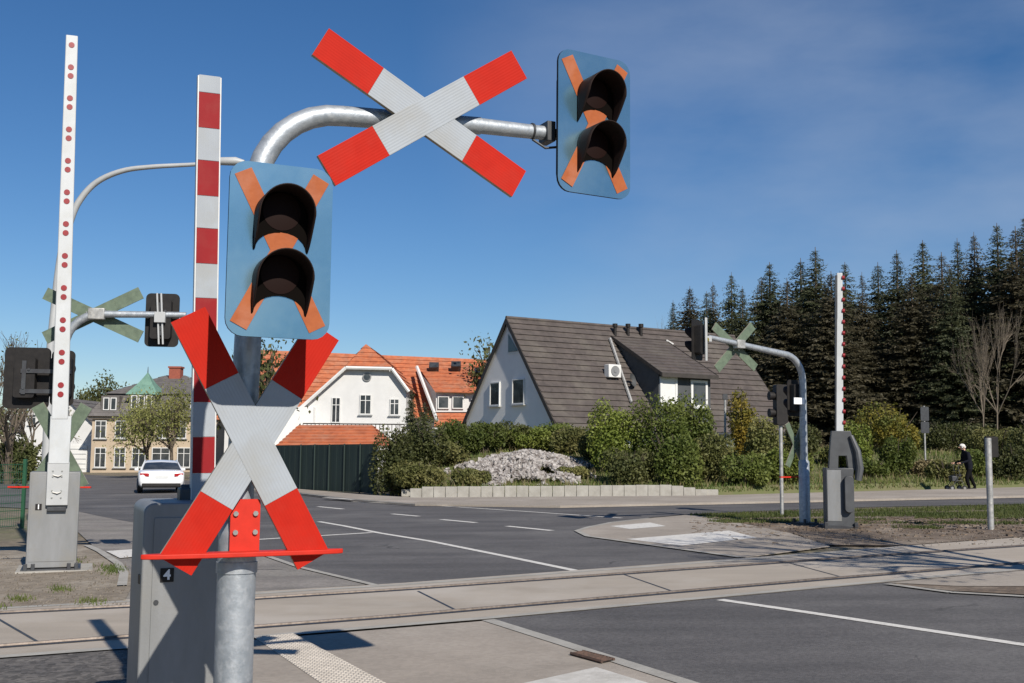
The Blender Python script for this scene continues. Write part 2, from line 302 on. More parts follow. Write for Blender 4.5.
# rails: dark groove + rail head
def railpts(side):
    return [(-500,682),(0,647),(132,637),(400,616.5),(814,580.5),(1024,563.3),(1500,524)] if side else [(-500,634),(0,613.5),(132,606.8),(400,590),(700,568.5),(814,560.5),(1024,546),(1500,508)]
for side,lab in((1,'rusty embedded rail nearer the camera in the concrete crossing'),(0,'rusty embedded rail of the crossing farther from the camera')):
    root=thing('rail',lab,'rail',G(512,600))
    root.location=(0,0,0)
    mb=MB(); strip(mb,railpts(side),.10,.0145); mb.build('groove','steel_dark',root,smooth=False)
    pr=[G(u,v,.010) for u,v in railpts(side)]
    mb=MB(); mb.tube([p+V((0,.035,.0)) for p in pr],.024,6); mb.build('rail_head','rail',root)
mb=MB()
for a,b in(((418,591),(460,612)),((623,574),(675,592)),((790,563),(842,577)),((-10,614),(40,643)),((200,604),(240,628))): strip(mb,[a,b],.03,.013)
tag(mb.build('slab_joints','steel_dark',smooth=False),None,kind='structure')
# markings
def marking(name,pl,wd,dz,m='paint'):
    mb=MB(); strip(mb,pl,wd,dz); tag(mb.build(name,m,smooth=False),None,kind='structure')
marking('lane_line',[(720,599.5),(820,614),(920,629),(1024,644.5),(1300,687),(1500,720)],.13,.009)
marking('edge_line',[(319,521.5),(345,526),(380,533),(430,541),(500,555),(583,572)],.13,.009)
marking('stop_line',[(256,539.5),(372,532.5)],.16,.009)
marking('turn_line',[(352,501.5),(440,505.8),(520,511),(575,514.8),(622,518)],.11,.009)
mb=MB()
for a,b in(((318,506.5),(343,509)),((392,513.8),(419,516.2)),((441,519.4),(476,522.6)),((507,526),(552,530.5))): strip(mb,[a,b],.16,.009)
tag(mb.build('lane_dashes','paint',smooth=False),None,kind='structure')
mb=MB(); strip(mb,[(325,497.5),(354,499.5)],.25,.0785); tag(mb.build('far_paving_mark','paint_dull',smooth=False),None,kind='structure')
sheet('white_paving',[(519,684),(596,667),(652,684),(700,698),(560,712)],.020,'paint_dull')
# tactile slab with bumps
root=thing('tactile_paving','whitish ribbed tactile paving strip on the near pavement beside the pole','tactile paving',(0,0,0))
q=[G(254,637,.019),G(293,633.5,.019),G(470,728,.019),G(395,734,.019)]
mb=MB(); mb.quad(*q); mb.build('slab','tactile',root,smooth=False)
mb=MB()
for i in range(60):
    for j in range(11):
        s=(j+.5)/11; t=(i+.5)/60
        p=(q[0].lerp(q[3],t)).lerp(q[1].lerp(q[2],t),s); a=(q[1]-q[0]).normalized(); 
        d=(q[3]-q[0]).normalized()
        mb.add([p-a*.02-d*.022,p+a*.02-d*.022,p+a*.02+d*.022,p-a*.02+d*.022]+[p-a*.011-d*.014+V((0,0,.008)),p+a*.011-d*.014+V((0,0,.008)),p+a*.011+d*.014+V((0,0,.008)),p-a*.011+d*.014+V((0,0,.008))],
            [(4,5,6,7),(0,1,5,4),(1,2,6,5),(2,3,7,6),(3,0,4,7)])
mb.build('bumps','tactile',root,smooth=False)
def tact(px,lab,dz):
    q=[G(u,v,dz) for u,v in px]; mb=MB(); mb.quad(*q)
    if (q[1]-q[0]).cross(q[3]-q[0]).z<0: mb=MB(); mb.quad(*reversed(q))
    mb.quad
    o=mb.build('tactile_slab','paint',smooth=False); tag(o,lab,'tactile paving',)
tact([(626,539),(681,545.5),(757,537.5),(729,530.5)],'large white tactile slab on the far corner by the track',.022)
tact([(610,526),(630,529),(666,526),(650,522.5)],'small white tactile slab at the tip of the far corner',.022)
tact([(106,551),(136,549),(140,556),(120,558)],'white tactile slab on the path beside the left barrier',.016)
# drain grate
root=thing('drain_grate','rusty drain grate in the gutter by the near kerb','drain',(0,0,0))
A=G(571,654,.026);B=G(583,652,.026);C_=G(614,660,.026);D=G(602,662.5,.026)
mb=MB(); mb.quad(A,D,C_,B); mb.build('pit','steel_dark',root,smooth=False)
mb=MB()
for k in range(10):
    t=(k+.5)/10; a=A.lerp(D,t)+V((0,0,.006)); b=B.lerp(C_,t)+V((0,0,.006)); mb.tube([a,b],.014,5)
mb.tube([A+V((0,0,.006)),D+V((0,0,.006))],.014,5); mb.tube([B+V((0,0,.006)),C_+V((0,0,.006))],.014,5)
mb.build('grate','rust',root)
# ------------------------------------------------------------------ signal masts
def board(mb_w,T,L_,W_): pass
def cross(root,y,ends,W_):
    # ends: two pairs of local end points, first pair is the rear board
    for k,(p,q) in enumerate(ends):
        c=(V(p)+V(q))/2; d=V(p)-V(q); L_=math.hypot(d.x,d.z); ang=math.atan2(d.x,d.z)
        T=M.Translation((c.x,y-(.016 if k else .0148),c.z))@M.Rotation(ang,4,'Y')
        red=.265*L_
        mb=MB(); mb.box((0,0,0),(W_,.026,L_-2*red),[2,2,0,1,2,2])
        b=mb.build('cross_board',['white_sign','backgreen','edge_tan'],root,smooth=False); b.matrix_local=T
        for e in(-1,1):
            mb=MB(); mb.box((0,0,e*(L_/2-red/2)),(W_,.026,red-.002),[2,2,0,1,2,2]); mb.build('red_end',['red','backgreen','edge_tan'],b,smooth=False)
        for e in(-.1,.1):
            mb=MB(); mb.tube([(0,.012,e),(0,.04,e)],.012,8); mb.build('bolt','bolt',b)
def ctr(cx,cz,L_,ha,va,tilt=0):
    # board ends around a centre; ha = half angle from the vertical
    o=[]
    for s_ in(1,-1):
        a_=ha*s_+tilt; o.append(((cx+math.sin(a_)*L_/2,0,cz+math.cos(a_)*L_/2),(cx-math.sin(a_)*L_/2,0,cz-math.cos(a_)*L_/2)))
    return o
def head(root,cx,y,cz,w=.48,h=.80,taped=True,yaw=0,L_=.24,boardmat='headblue',r=.125,dz=.13,lab=None):
    T=M.Translation((cx,y,cz))@M.Rotation(yaw,4,'Z')
    mb=MB(); mb.prism(rrect(w,h,.075),-.008,.008,mi=(0,1,1))
    b=mb.build('signal_head',[boardmat,'black'],root,ang=30); b.matrix_local=T
    if lab: b['label']=lab
    mb=MB(); mb.prism(rrect(.30,.60,.04),.009,.15); mb.build('housing','black',b)
    mb=MB(); mb.tube([(-.07,.15,.12),(-.07,.185,.12)],.02,8); mb.tube([(0,.15,-.16),(0,.185,-.16)],.02,8); mb.box((0,.16,0),(.06,.03,.5)); mb.build('bracket','steel_dark',b)
    if taped:
        for s in(1,-1):
            for half in(0,1):
                mb=MB(); a=V((s*(w/2-.055)*(1 if half else -1),0,(h/2-.045)*(1 if half else -1)))
                d=a.normalized(); n=V((-d.z,0,d.x))*.040; y0=-.0105-(.002 if s>0 else 0)
                ps=[a-n,a+n,n*1.0,-n*1.0]; ps=[V((p.x,y0,p.z)) for p in ps]
                if (ps[1]-ps[0]).cross(ps[2]-ps[0]).y>0: ps.reverse()
                mb.quad(*ps); mb.build('tape_strip','tape',b,smooth=False)
    for zc in(dz+.005,-dz+.005-.02):
        zc-= -.01
        mb=MB(); n=24; 
        zl_=zc+.22*r; mb.add([(0,-.024,zl_)]+[(r*.70*math.cos(2*PI*k/n),-.016,zl_+r*.70*math.sin(2*PI*k/n)) for k in range(n)],[(0,(k+1)%n+1,k+1) for k in range(n)])
        mb.build('lens','lens',b)
        mb=MB(); vs=[];fs=[]; pr_=[]
        for k in range(7): t=k/7; pr_.append((-r*(1-.02*(1-t)),-r*1.22*(1-t)-.0,L_*(.02+.80*t**.75)))
        for k in range(25): a=PI-PI*k/24; pr_.append((r*math.cos(a),r*math.sin(a),L_*(.82+.18*math.sin(a))))
        for k in range(7): t=1-(k+1)/7; pr_.append((r*(1-.02*(1-t)),-r*1.22*(1-t),L_*(.02+.80*t**.75)))
        for (x_,z_,ll) in pr_:
            for j in range(5): t=j/4; vs.append((x_*(1+.02*t),-.009-ll*t,zc+z_*(1+.02*t)))
        for k in range(len(pr_)-1):
            for j in range(4): i=k*5+j; fs.append((i,i+5,i+6,i+1))
        # dark bezel round the lens with an arched lower edge
        bz_=[(-r,-r*1.22)]+[(-r*.93*math.cos(PI*k/12),-r*1.20+r*.66*math.sin(PI*k/12)) for k in range(13)]+[(r,-r*1.22),(r,0)]+[(r*math.cos(PI*k/12),r*math.sin(PI*k/12)) for k in range(1,12)]+[(-r,0)]
        mb3=MB(); mb3.prism([(x_,zc+z_) for x_,z_ in bz_],-.0135,-.0085); mb3.build('bezel','bezel',b,smooth=False)
        mb.add(vs,fs); o=mb.build('visor','visor_in',b)
        sd=o.modifiers.new('s','SOLIDIFY'); sd.thickness=.005; sd.offset=1
    return b
# near mast
base=at(236,590,5.19); bz=gz(base.x)
NX,NY=base.x,base.y
YAW=R(25)
near=thing('signal_mast','large near grey curved signal mast with taped-over lights and two red-tipped crosses','signal mast',(NX,NY,bz),YAW)
def loc(root,p):  # world to local
    return M.Rotation(-root.rotation_euler.z,4,'Z')@(V(p)-root.location)
def armpt(root,u,v,off=0.0):   # point of the local plane y=off seen at pixel
    d=ray(u,v); n=M.Rotation(root.rotation_euler.z,4,'Z')@V((0,1,0)); t=((root.location-CP).dot(n)+off)/d.dot(n)
    return loc(root,CP+d*t)
topz=armpt(near,262,152).z
pa=armpt(near,335,115); pb=armpt(near,480,126); pc=armpt(near,552,134)
mb=MB(); zc=armpt(near,240,520).z
mb.tube([(0,0,-.2),(0,0,zc-.10),(0,0,zc-.05),(0,0,zc)],[.088,.088,.088,.07],28); mb.build('lower_pole','galv',near)
lean=armpt(near,262,152).x
mb=MB(); bend=[]
zb=pa.z; rb=.42
bend=[(lean*.0,0,zc)]+[(lean*.6,0,zb-rb)]
bend=[(0,0,zc-.01),(lean*.55,0,zb-rb-.05)]
for k in range(1,9):
    a=PI/2*k/8; bend.append((lean*.6+rb*(1-math.cos(a)),0,zb-rb+rb*math.sin(a)))
bend+= [(pb.x,0,pb.z)]
mb.tube(bend,[.066,.060]+[.058-.001*k for k in range(8)]+[.046],24); mb.build('upper_pole','galv',near)
mb=MB(); mb.tube([(pb.x-.02,0,pb.z),(pc.x,0,pc.z)],[.042,.038],18); mb.build('arm','galv',near)
mb=MB(); 
for x in(.78,.98): mb.box((x,-.0,pa.z+.01),(.05,.14,.13))
mb.box((.88,-.075,pa.z),(.34,.02,.06)); mb.build('cross_clamp','galv_old',near,bevel=.005)
mb=MB(); mb.box((pc.x-.03,0,pc.z),(.05,.11,.11)); mb.box((pc.x+.05,0,pc.z+.0),(.14,.05,.05)); mb.box((pc.x+.08,-.02,pc.z-.05),(.04,.08,.22)); mb.tube([(pc.x-.12,0,pc.z-.045),(pc.x-.05,-.02,pc.z-.09),(pc.x+.05,-.02,pc.z-.07)],.008,6)
mb.tube([(pc.x-.13,0,pc.z),(pc.x-.115,0,pc.z)],.044,14);mb.build('arm_clamp','steel_dark',near,bevel=.004)
U=lambda u,v: armpt(near,u,v,-.09)
cross(near,-.09,[(U(319,43),U(517,185)),(U(517,66),U(325,172))],.166)
U=lambda u,v: armpt(near,u,v,-.10)
cross(near,-.10,[(U(323,331),U(174,566)),(U(187,315),U(312,560))],.168)
hb=armpt(near,280,251,-.50)
head(near,hb.x,-.50,hb.z,.455,.765,L_=.155,r=.120,lab='near taped-over signal head on the pole')
hf=armpt(near,594,125,-.10)
head(near,hf.x,-.10,hf.z,.475,.785,yaw=R(5),L_=.155,r=.118,lab='taped-over signal head at the end of the curved arm')
mb=MB()
for z in(hb.z-.2,hb.z+.18): mb=MB(); mb.box((hb.x*.5,-.17,z),(.12,.38,.05)); mb.build('head_clamp','galv_old',near,bevel=.005)
# red plate + bar
rp=armpt(near,245,530,-.10)
mb=MB(); mb.prism(rrect(.135,.26,.012,cx=rp.x,cz=rp.z+.01),-.100,-.088); mb.build('red_plate','red_bar',near)
mb=MB()
for dx in(-.045,.045):
    for z in(-.01,.075): mb=MB(); mb.tube([(rp.x+dx,-.112,rp.z+z),(rp.x+dx,-.099,rp.z+z)],.012,8); mb.build('plate_bolt','bolt',near)
ba=armpt(near,140,559.5,-.13); bb=armpt(near,343,548.5,-.13)
mb=MB(); mid=(ba+bb)/2
n=16; ww=(bb.x-ba.x)/2
pts=[]
for k in range(24):
    a=2*PI*k/24; x=math.copysign(abs(math.cos(a))**.6,math.cos(a))*ww; y=math.sin(a)*.045; pts.append((mid.x+x,-.135+y,mid.z))
mb.add([(p[0],p[1],p[2]-.011) for p in pts]+[(p[0],p[1],p[2]+.011) for p in pts],[tuple(reversed(range(24))),tuple(range(24,48))]+[(k,(k+1)%24,(k+1)%24+24,k+24) for k in range(24)])
mb.build('bottom_bar','red_bar',near,bevel=.004)
mb=MB()
for z in(rp.z-.2,rp.z+.05): mb=MB(); mb.tube([(0,0,z),(0,0,z+.05)],.094,24); mb.build('pole_band','galv',near)

# ---- barriers
def text_plate(parent,txt,T,size):
    mb=MB(); mb.prism(rrect(size,size*1.05,.004),-.004,0,T=T); p=mb.build('number_plate','black',parent,smooth=False)
    cu=bpy.data.curves.new('number','FONT'); cu.body=txt; cu.size=size*1.05; cu.align_x='CENTER'; cu.align_y='CENTER'; cu.extrude=.001; cu.offset=size*.03
    t=bpy.data.objects.new('number',cu); COL.objects.link(t)
    dg=bpy.context.evaluated_depsgraph_get(); me=bpy.data.meshes.new_from_object(t.evaluated_get(dg)); COL.objects.unlink(t); bpy.data.objects.remove(t)
    me.transform(T@M.Translation((0,-.0065,0))@M.Rotation(R(90),4,'X')); me.materials.clear(); me.materials.append(MT['white'])
    o=bpy.data.objects.new('number',me); COL.objects.link(o); o.parent=p
# near barrier (4)
cr_=G(236,690); 
cx0=V((-2.01,6.10,0)); 
YB=R(24)
c_loc=cx0+M.Rotation(YB,4,'Z')@V((.26,.30,0)); c_loc.z=gz(c_loc.x)
bn=thing('barrier','grey cabinet number 4 with short raised red and white striped barrier arm','level crossing barrier',c_loc,YB)
ctop=armpt(bn,170,503,-.3).z
mb=MB(); mb.prism(rrect(.52,ctop+.1,.055,cz=(ctop-.1)/2),-.3,.3); mb.build('cabinet','cabinet',bn,bevel=.008)
mb=MB(); mb.prism(rrect(.44,ctop-.16,.012,cx=.015,cz=ctop/2),-.306,-.3005); mb.build('cabinet_door','cabinet',bn,bevel=.002)
for z_ in(.2,.8):
    mb=MB(); mb.tube([(.215,-.312,ctop*z_),(.215,-.312,ctop*z_+.07)],.011,8); mb.build('hinge','steel_dark',bn)
for k in range(5):
    mb=MB(); mb.box((.03,-.309,.18+k*.03),(.22,.006,.010)); mb.build('vent_slot','black',bn)
mb=MB(); mb.tube([(-.18,-.312,ctop*.62),(-.18,-.302,ctop*.62)],.014,10); mb.build('lock','steel_dark',bn)
mb=MB(); mb.box((-.263,-.2,ctop-.42),(.006,.06,.05)); mb.build('catch','black',bn)
tp=armpt(bn,167,575,-.306)
text_plate(bn,'4',M.Translation((tp.x,-.307,tp.z)),.072)
a0=armpt(bn,203,500,.02); a1=armpt(bn,210,76,.02)
wd=.130
mb=MB(); d=(a1-a0); 
Tm=M.Translation((a0.x,.02,a0.z))@M.Rotation(math.atan2(d.x,d.z),4,'Y'); Ln=d.length
mb.box((0,.03,Ln/2-.15),(wd+.012,.05,Ln+.3)); bm_=mb.build('barrier_arm','white_edge',bn,bevel=.003); bm_.matrix_local=Tm
def vz(v):
    p=armpt(bn,203,v,.02); return (p.z-a0.z)
for k,(v0,v1) in enumerate([(92,127),(160,195),(228,263),(298,333),(367,402),(437,473)]):
    mb=MB(); mb.box((0,.0035,(vz(v0)+vz(v1))/2),(wd-.004,.004,abs(vz(v0)-vz(v1)))); mb.build('red_stripe','red_dark',bm_,smooth=False)
for k in range(7):
    mb=MB(); v0=[74.5,127.5,195.5,263.5,333.5,402.5,473.5][k]; v1=[91.5,159.5,227.5,297.5,366.5,436.5,500][k]
    mb.box((0,.0035,(vz(v0)+vz(v1))/2),(wd-.004,.004,abs(vz(v0)-vz(v1))))
    mb.build('white_stripe','white_sign',bm_,smooth=False)
mb=MB(); mb.box((a0.x-.07,.10,ctop+.03),(.12,.14,.08)); mb.tube([(a0.x-.12,.10,ctop+.05),(a0.x+.05,.10,ctop+.05)],.04,14); mb.build('pivot','steel_dark',bn,bevel=.01)

def dotted_arm(root,p0,p1,w0,w1,npair,tdep,start=.06,end=.985,face=-1,r=.03,arcmat='white_arm',side=None):
    d=p1-p0; Ln=d.length; T=M.Translation(p0)@M.Rotation(math.atan2(d.x,d.z),4,'Y')
    mb=MB(); a,b=w0/2,w1/2; t0,t1=tdep/2,tdep*.4
    vs=[(-a,-t0,0),(a,-t0,0),(a,t0,0),(-a,t0,0),(-b,-t1,Ln),(b,-t1,Ln),(b,t1,Ln),(-b,t1,Ln)]
    mb.add(vs,[(3,2,1,0),(4,5,6,7),(0,1,5,4),(1,2,6,5),(2,3,7,6),(3,0,4,7)])
    o=mb.build('barrier_arm',arcmat,root,bevel=.012); o.matrix_local=T
    for k in range(npair):
        t=start+(end-start)*k/(npair-1)
        for e in((-1,1) if side is None else (0,)):
            z=Ln*t+e*.06*(Ln/5.4)*1.05
            if z>Ln-.02: continue
            mb=MB(); yy=-(t0+(t1-t0)*t)-.001
            if side is None: mb.tube([(0,yy+.003,z),(0,yy-.006,z)],r,14)
            else:
                xx=side*(a+(b-a)*t); mb.tube([(xx-side*.012,-.02,z),(xx+side*.040,-.02,z)],r*1.35,12)
            mb.build('reflector','reflector',o)
    return o
# left barrier (1)
lb=G(51,572); lb.z=gz(lb.x)
Yl=R(21)
bl=thing('barrier','grey cabinet number 1 at far left with tall white barrier arm dotted with red reflectors','level crossing barrier',lb+V((0,.3,0)),Yl)
def lp(u,v,off=-.3): return armpt(bl,u,v,off)
pA=lp(30,472);pB=lp(76,572)
x0,x1=pA.x,pB.x; ctz=pA.z
mb=MB(); mb.box(((x0+x1)/2,0,ctz/2+.03),(x1-x0,.6,ctz-.06)); mb.build('cabinet','cabinet',bl,bevel=.012)
mb=MB(); mb.box(((x0+x1)/2-.0,-.303,ctz/2+.05),(x1-x0-.06,.006,ctz-.2)); mb.build('cabinet_door','cabinet',bl,bevel=.002)
q0=lp(50,416,-.35);q1=lp(72,416,-.35); q1.z=lp(60,506,-.35).z
mb=MB(); mb.box(((q0.x+q1.x)/2,-.345,q1.z+.32),(q1.x-q0.x,.07,.62)); mb.build('mount_plate','cabinet_light',bl,bevel=.008,)
mb=MB(); mb.box(((q0.x+q1.x)/2,-.31,(q0.z+q1.z)/2+.3),(q1.x-q0.x-.012,.15,q0.z-q1.z-.6)); mb.build('arm_socket','white_arm',bl,bevel=.01)
mb=MB(); mb.box(((q0.x+q1.x)/2,-.33,q1.z-.04),(q1.x-q0.x-.04,.08,.06)); mb.build('mount_foot','steel_dark',bl,bevel=.005)
mb=MB()
for dx in(-.07,0.05):
    for z in(.12,.22,.42,.50): mb=MB(); mb.tube([((q0.x+q1.x)/2+dx,-.392,q1.z+z),((q0.x+q1.x)/2+dx,-.378,q1.z+z)],.012,8); mb.build('plate_bolt','bolt',bl)
for z in(.20,.44): mb=MB(); mb.tube([((q0.x+q1.x)/2-.07,-.388,q1.z+z),((q0.x+q1.x)/2+0,-.40,q1.z+z-.02),((q0.x+q1.x)/2+.05,-.388,q1.z+z)],.01,6); mb.build('handle','bolt',bl)
n1=lp(38.5,507,-.306); text_plate(bl,'1',M.Translation((n1.x,-.307,n1.z)),.085)
mb=MB(); mb.box(((x0+x1)/2,0,.02),(x1-x0+.12,.7,.06)); 
for x in(x0,x1-.1,x0+.1,x1):
    mb.box((x,-.34,.06),(.05,.06,.13))
mb.build('base_frame','steel_dark',bl,bevel=.005)
pb0=lp(60,416,-.34); pt0=lp(72,36,-.34)
dotted_arm(bl,V((pb0.x,-.34,pb0.z-.05)),V((pt0.x,-.34,pt0.z)),.225,.165,12,.10,start=.075,end=.985,r=.042)
mb=MB(); 
mb.add([(x0-.12,-.45,gz(0)+.0),(x1+.22,-.45,0),(x1+.22,.5,0),(x0-.12,.5,0),(x0-.12,-.45,.03),(x1+.22,-.45,.03),(x1+.22,.5,.03),(x0-.12,.5,.03)],[(4,5,6,7),(0,1,5,4),(1,2,6,5),(2,3,7,6),(3,0,4,7)])
mb.build('foundation','kerb',bl)
# right barrier
rb_=G(841,529); rb_.z=gz(rb_.x)
br=thing('barrier','dark grey right-hand barrier with raised white arm in front of the spruces','level crossing barrier',rb_+V((0,.3,0)),R(-9))
def rp_(u,v,off=-.3): return armpt(br,u,v,off)
a=rp_(826,468);b=rp_(855,529)
mb=MB(); mb.box(((a.x+b.x)/2,0,a.z/2+.03),(b.x-a.x,.6,a.z-.06)); mb.build('cabinet','cabinet_dark',br,bevel=.012)
a=rp_(827,468);b=rp_(842,529)
mb=MB(); mb.box(((a.x+b.x)/2,-.303,a.z/2+.06),(b.x-a.x,.006,a.z-.2)); mb.build('cabinet_door','cabinet',br,bevel=.002)
mL=rp_(830,431,-.2); mR=rp_(851,431,-.2); zl=rp_(841,468,-.2).z
mb=MB(); xm=(mL.x+mR.x)/2; mb.prism([(mL.x-.05,zl-.05),(mL.x+.14,zl-.05),(xm-.06,zl+.25),(xm+.10,zl+.25),(mR.x-.08,zl-.05),(mR.x+.10,zl-.05),(mR.x+.06,zl+.45),(mR.x-.02,mR.z),(mL.x+.02,mL.z),(mL.x-.02,zl+.4)],-.29,-.12); mb.build('mount_bracket','cabinet_dark',br,bevel=.01)
mb=MB(); mb.tube([(mR.x-.02,-.31,mR.z-.1),(mR.x+.10,-.33,zl+.35),(mR.x+.14,-.34,zl+.0),(mR.x+.10,-.34,zl-.25)],[.05,.07,.08,.07],10); mb.build('lever','cabinet_dark',br)
mb=MB(); p=rp_(849,500,-.33); mb.prism(rrect(.18,.75,.08,cx=p.x,cz=p.z+.12),-.42,-.3); mb.build('drive_cover','cabinet_dark',br,bevel=.01)
p0=rp_(839.5,431,-.2);p1=rp_(839.5,273,-.2)
o=dotted_arm(br,V((p0.x,-.2,p0.z-.1)),V((p1.x,-.2,p1.z)),.15,.115,14,.07,start=.08,end=.97,r=.032,side=1)
mb=MB(); mb.box((-.066,.02,p1.z/2-p0.z/2+.05),(.04,.10,(p1.z-p0.z))); mb.build('arm_shade_strip','steel_dark',o)  # dark strip added along the white arm as its shaded left side
mb=MB(); a=rp_(826,529);b=rp_(856,529); mb.box(((a.x+b.x)/2,0,.03),(b.x-a.x+.1,.7,.08)); 
for x in(a.x,b.x): mb.box((x,-.36,.07),(.07,.07,.14))
mb.build('base_frame','steel_dark',br,bevel=.006)

# left mast (seen from behind): local -y faces away
lm=V((at(60,450,16.4).x,16.4,0)); lm.z=gz(lm.x)
ml=thing('signal_mast','left signal mast seen from behind with greenish cross backs beside barrier 1','signal mast',lm,PI+R(8))
def mlp(u,v,off=0): return armpt(ml,u,v,off)
p1=mlp(97,314);p2=mlp(186,315)
mb=MB(); zc=p1.z; sgn=-1
pts=[(0,0,0),(0,0,1.2),(0,0,zc-.5)]
for k in range(1,8):
    a=PI/2*k/7; pts.append((-(.5)*(1-math.cos(a)),0,zc-.5+.5*math.sin(a)))
mb.tube(pts,[.088,.08]+[.062]*8,16); mb.build('pole','galv',ml)
mb=MB(); mb.tube([(-.49,0,zc),(p2.x,0,p2.z)],[.055,.045],14); mb.build('arm','galv',ml)
cc=mlp(93,315,-.1); cross(ml,-.10,ctr(cc.x,cc.z,1.55,R(64),0,R(2)),.19)
mb=MB(); mb.box((p1.x,0,p1.z),(.24,.14,.17)); mb.build('cross_clamp','galv_old',ml,bevel=.01)
hh=mlp(162,320,-.12); head(ml,hh.x,-.14,hh.z,.50,.82,taped=False,L_=.2)
mb=MB(); mb.box((hh.x,0.02,hh.z+.02),(.16,.16,.16)); 
for s in(-.03,.03): mb.box((hh.x+s,.05,hh.z),(.025,.03,.78),rot=M.Rotation(R(4),3,'Y'))
mb.build('head_clamp','cabinet_light',ml,bevel=.004)
hh=mlp(27,378,-.2); head(ml,hh.x,-.2,hh.z,.66,.92,taped=False,L_=.28,boardmat='black',lab='large black signal head left of the pole')
hh=mlp(62,378,-.2); head(ml,hh.x,-.24,hh.z,.34,.84,taped=False,L_=.28,boardmat='black')
mb=MB(); q=mlp(35,378,-.1); mb.box((q.x/1.6,-.06,q.z+.1),(abs(q.x)*1.4+.1,.06,.06)); mb.box((q.x/1.6,-.06,q.z-.2),(abs(q.x)*1.4+.1,.06,.06)); mb.build('head_bracket','steel_dark',ml)
lc=mlp(60,446,-.1); cross(ml,-.10,ctr(lc.x,lc.z,1.40,R(30),0),.19)
q0=mlp(8,487,-.13);q1=mlp(91,487,-.13)
mb=MB(); mb.box(((q0.x+q1.x)/2,-.13,q0.z),(abs(q1.x-q0.x),.06,.025)); mb.build('bottom_bar','red_bar',ml,bevel=.005)

# right mast
rm=G(805,525); rm.z=gz(rm.x)
mr_=thing('signal_mast','right-hand galvanised signal mast with curved arm reaching left towards the grey house','signal mast',rm,PI+R(30))
def mrp(u,v,off=0): return armpt(mr_,u,v,off)
zt=mrp(795,356); ze=mrp(708,337); zj=mrp(804,462).z
mb=MB(); mb.tube([(0,0,0),(0,0,zj),(0,0,zj+.05)],[.12,.115,.085],16); mb.build('lower_pole','galv',mr_)
mb=MB(); rbx=.55; za=mrp(775,349).z
pts=[(0,0,zj),(0,0,za-rbx-.1)]
for k in range(1,9):
    a=PI/2*k/8; pts.append((rbx*(1-math.cos(a)),0,za-.1-rbx+rbx*math.sin(a)))
pts.append((ze.x,0,ze.z))
mb.tube(pts,[.085,.075]+[.072]*8+[.05],14); mb.build('upper_pole','galv',mr_)
cc=mrp(736,347,-.1); cross(mr_,-.12,ctr(cc.x,cc.z,1.42,R(50),0,R(4)),.19)
mb=MB(); mb.box((cc.x,0,mrp(736,344).z),(.22,.16,.18)); mb.build('cross_clamp','galv_old',mr_,bevel=.01)
hh=mrp(697,340,-.1); head(mr_,hh.x,-.1,hh.z,.5,.84,taped=False,yaw=R(25),boardmat='black',lab='black signal head at the arm end')
mb=MB(); mb.box((hh.x-.16,0,hh.z+.02),(.2,.14,.12)); mb.box((hh.x-.05,.13,hh.z),(.06,.03,.9)); mb.build('head_clamp','cabinet_light',mr_,bevel=.01)
mb=MB(); q=mrp(706,340,0); mb.tube([(q.x,.03,q.z+.0),(q.x+.1,.05,q.z)],.06,10); mb.build('yellow_cap','leaf_yellow',mr_)
lc=mrp(797,445,-.1); cross(mr_,-.13,ctr(lc.x,lc.z,1.05,R(28),0),.13)
hh=mrp(795,398,-.2); head(mr_,hh.x,-.22,hh.z,.42,.80,taped=False,boardmat='black')
q=mrp(798,401,0.1)
mb=MB(); mb.box((q.x,.13,q.z),(.30,.02,.14)); mb.build('white_plate','white',mr_)
q=mrp(795,477,-.13)
mb=MB(); mb.box((q.x,-.14,q.z),(.85,.05,.03)); mb.build('bottom_bar','red_bar',mr_)
mb=MB(); mb.box((0,0,.03),(.42,.42,.06)); 
for a_ in(-1,1):
    for b_ in(-1,1): mb.tube([(a_*.16,b_*.16,.05),(a_*.16,b_*.16,.14)],.03,8)
mb.build('base_plate','steel_dark',mr_)

# small signal post 782
p=G(782,516); p.z=gz(p.x)
t=thing('signal_post','thin grey post with small black pedestrian signal left of the right-hand mast','signal post',p,PI+R(10))
hz=armpt(t,783,405).z
mb=MB(); mb.tube([(0,0,0),(0,0,hz-.3)],.045,12); mb.build('post','galv_old',t)
mb=MB(); mb.prism(rrect(.30,1.0,.05,cz=hz),-.12,.12); mb.build('signal_box','black',t,bevel=.01)
for z in(.22,-.2):
    mb=MB(); mb.tube([(0,-.12,hz+z),(0,-.32,hz+z)],.11,14,caps=False); mb.tube([(.15,0,hz+z),(.30,0,hz+z)],[.09,.11],12); mb.build('visor','black',t)
# thin lamp post 726
p=G(725,487); t=thing('marker_post','thin tall pale post with small head in front of the bushes below the grey house','post',p)
zt=armpt(t,727,398).z; mb=MB(); mb.tube([(0,0,0),(0.04,0,zt)],.05,10); mb.build('post','galv_old',t)
mb=MB(); mb.prism(rrect(.2,.26,.05,cz=zt+.05,cx=.04),-.06,.06); mb.build('head','steel_dark',t)
# sign 928
p=G(926,484); t=thing('sign_post','post with two dark sign backs left of the walking person','road sign',p,R(15))
zt=armpt(t,928,406).z; mb=MB(); mb.tube([(0,0,0),(0,0,zt)],.04,10); mb.build('post','galv_old',t)
for z,hh_ in((zt-.35,.62),(zt-.95,.5)):
    mb=MB(); mb.prism(rrect(.42,hh_,.06,cz=z),-.05,-.03); mb.build('sign_plate','steel_dark',t)
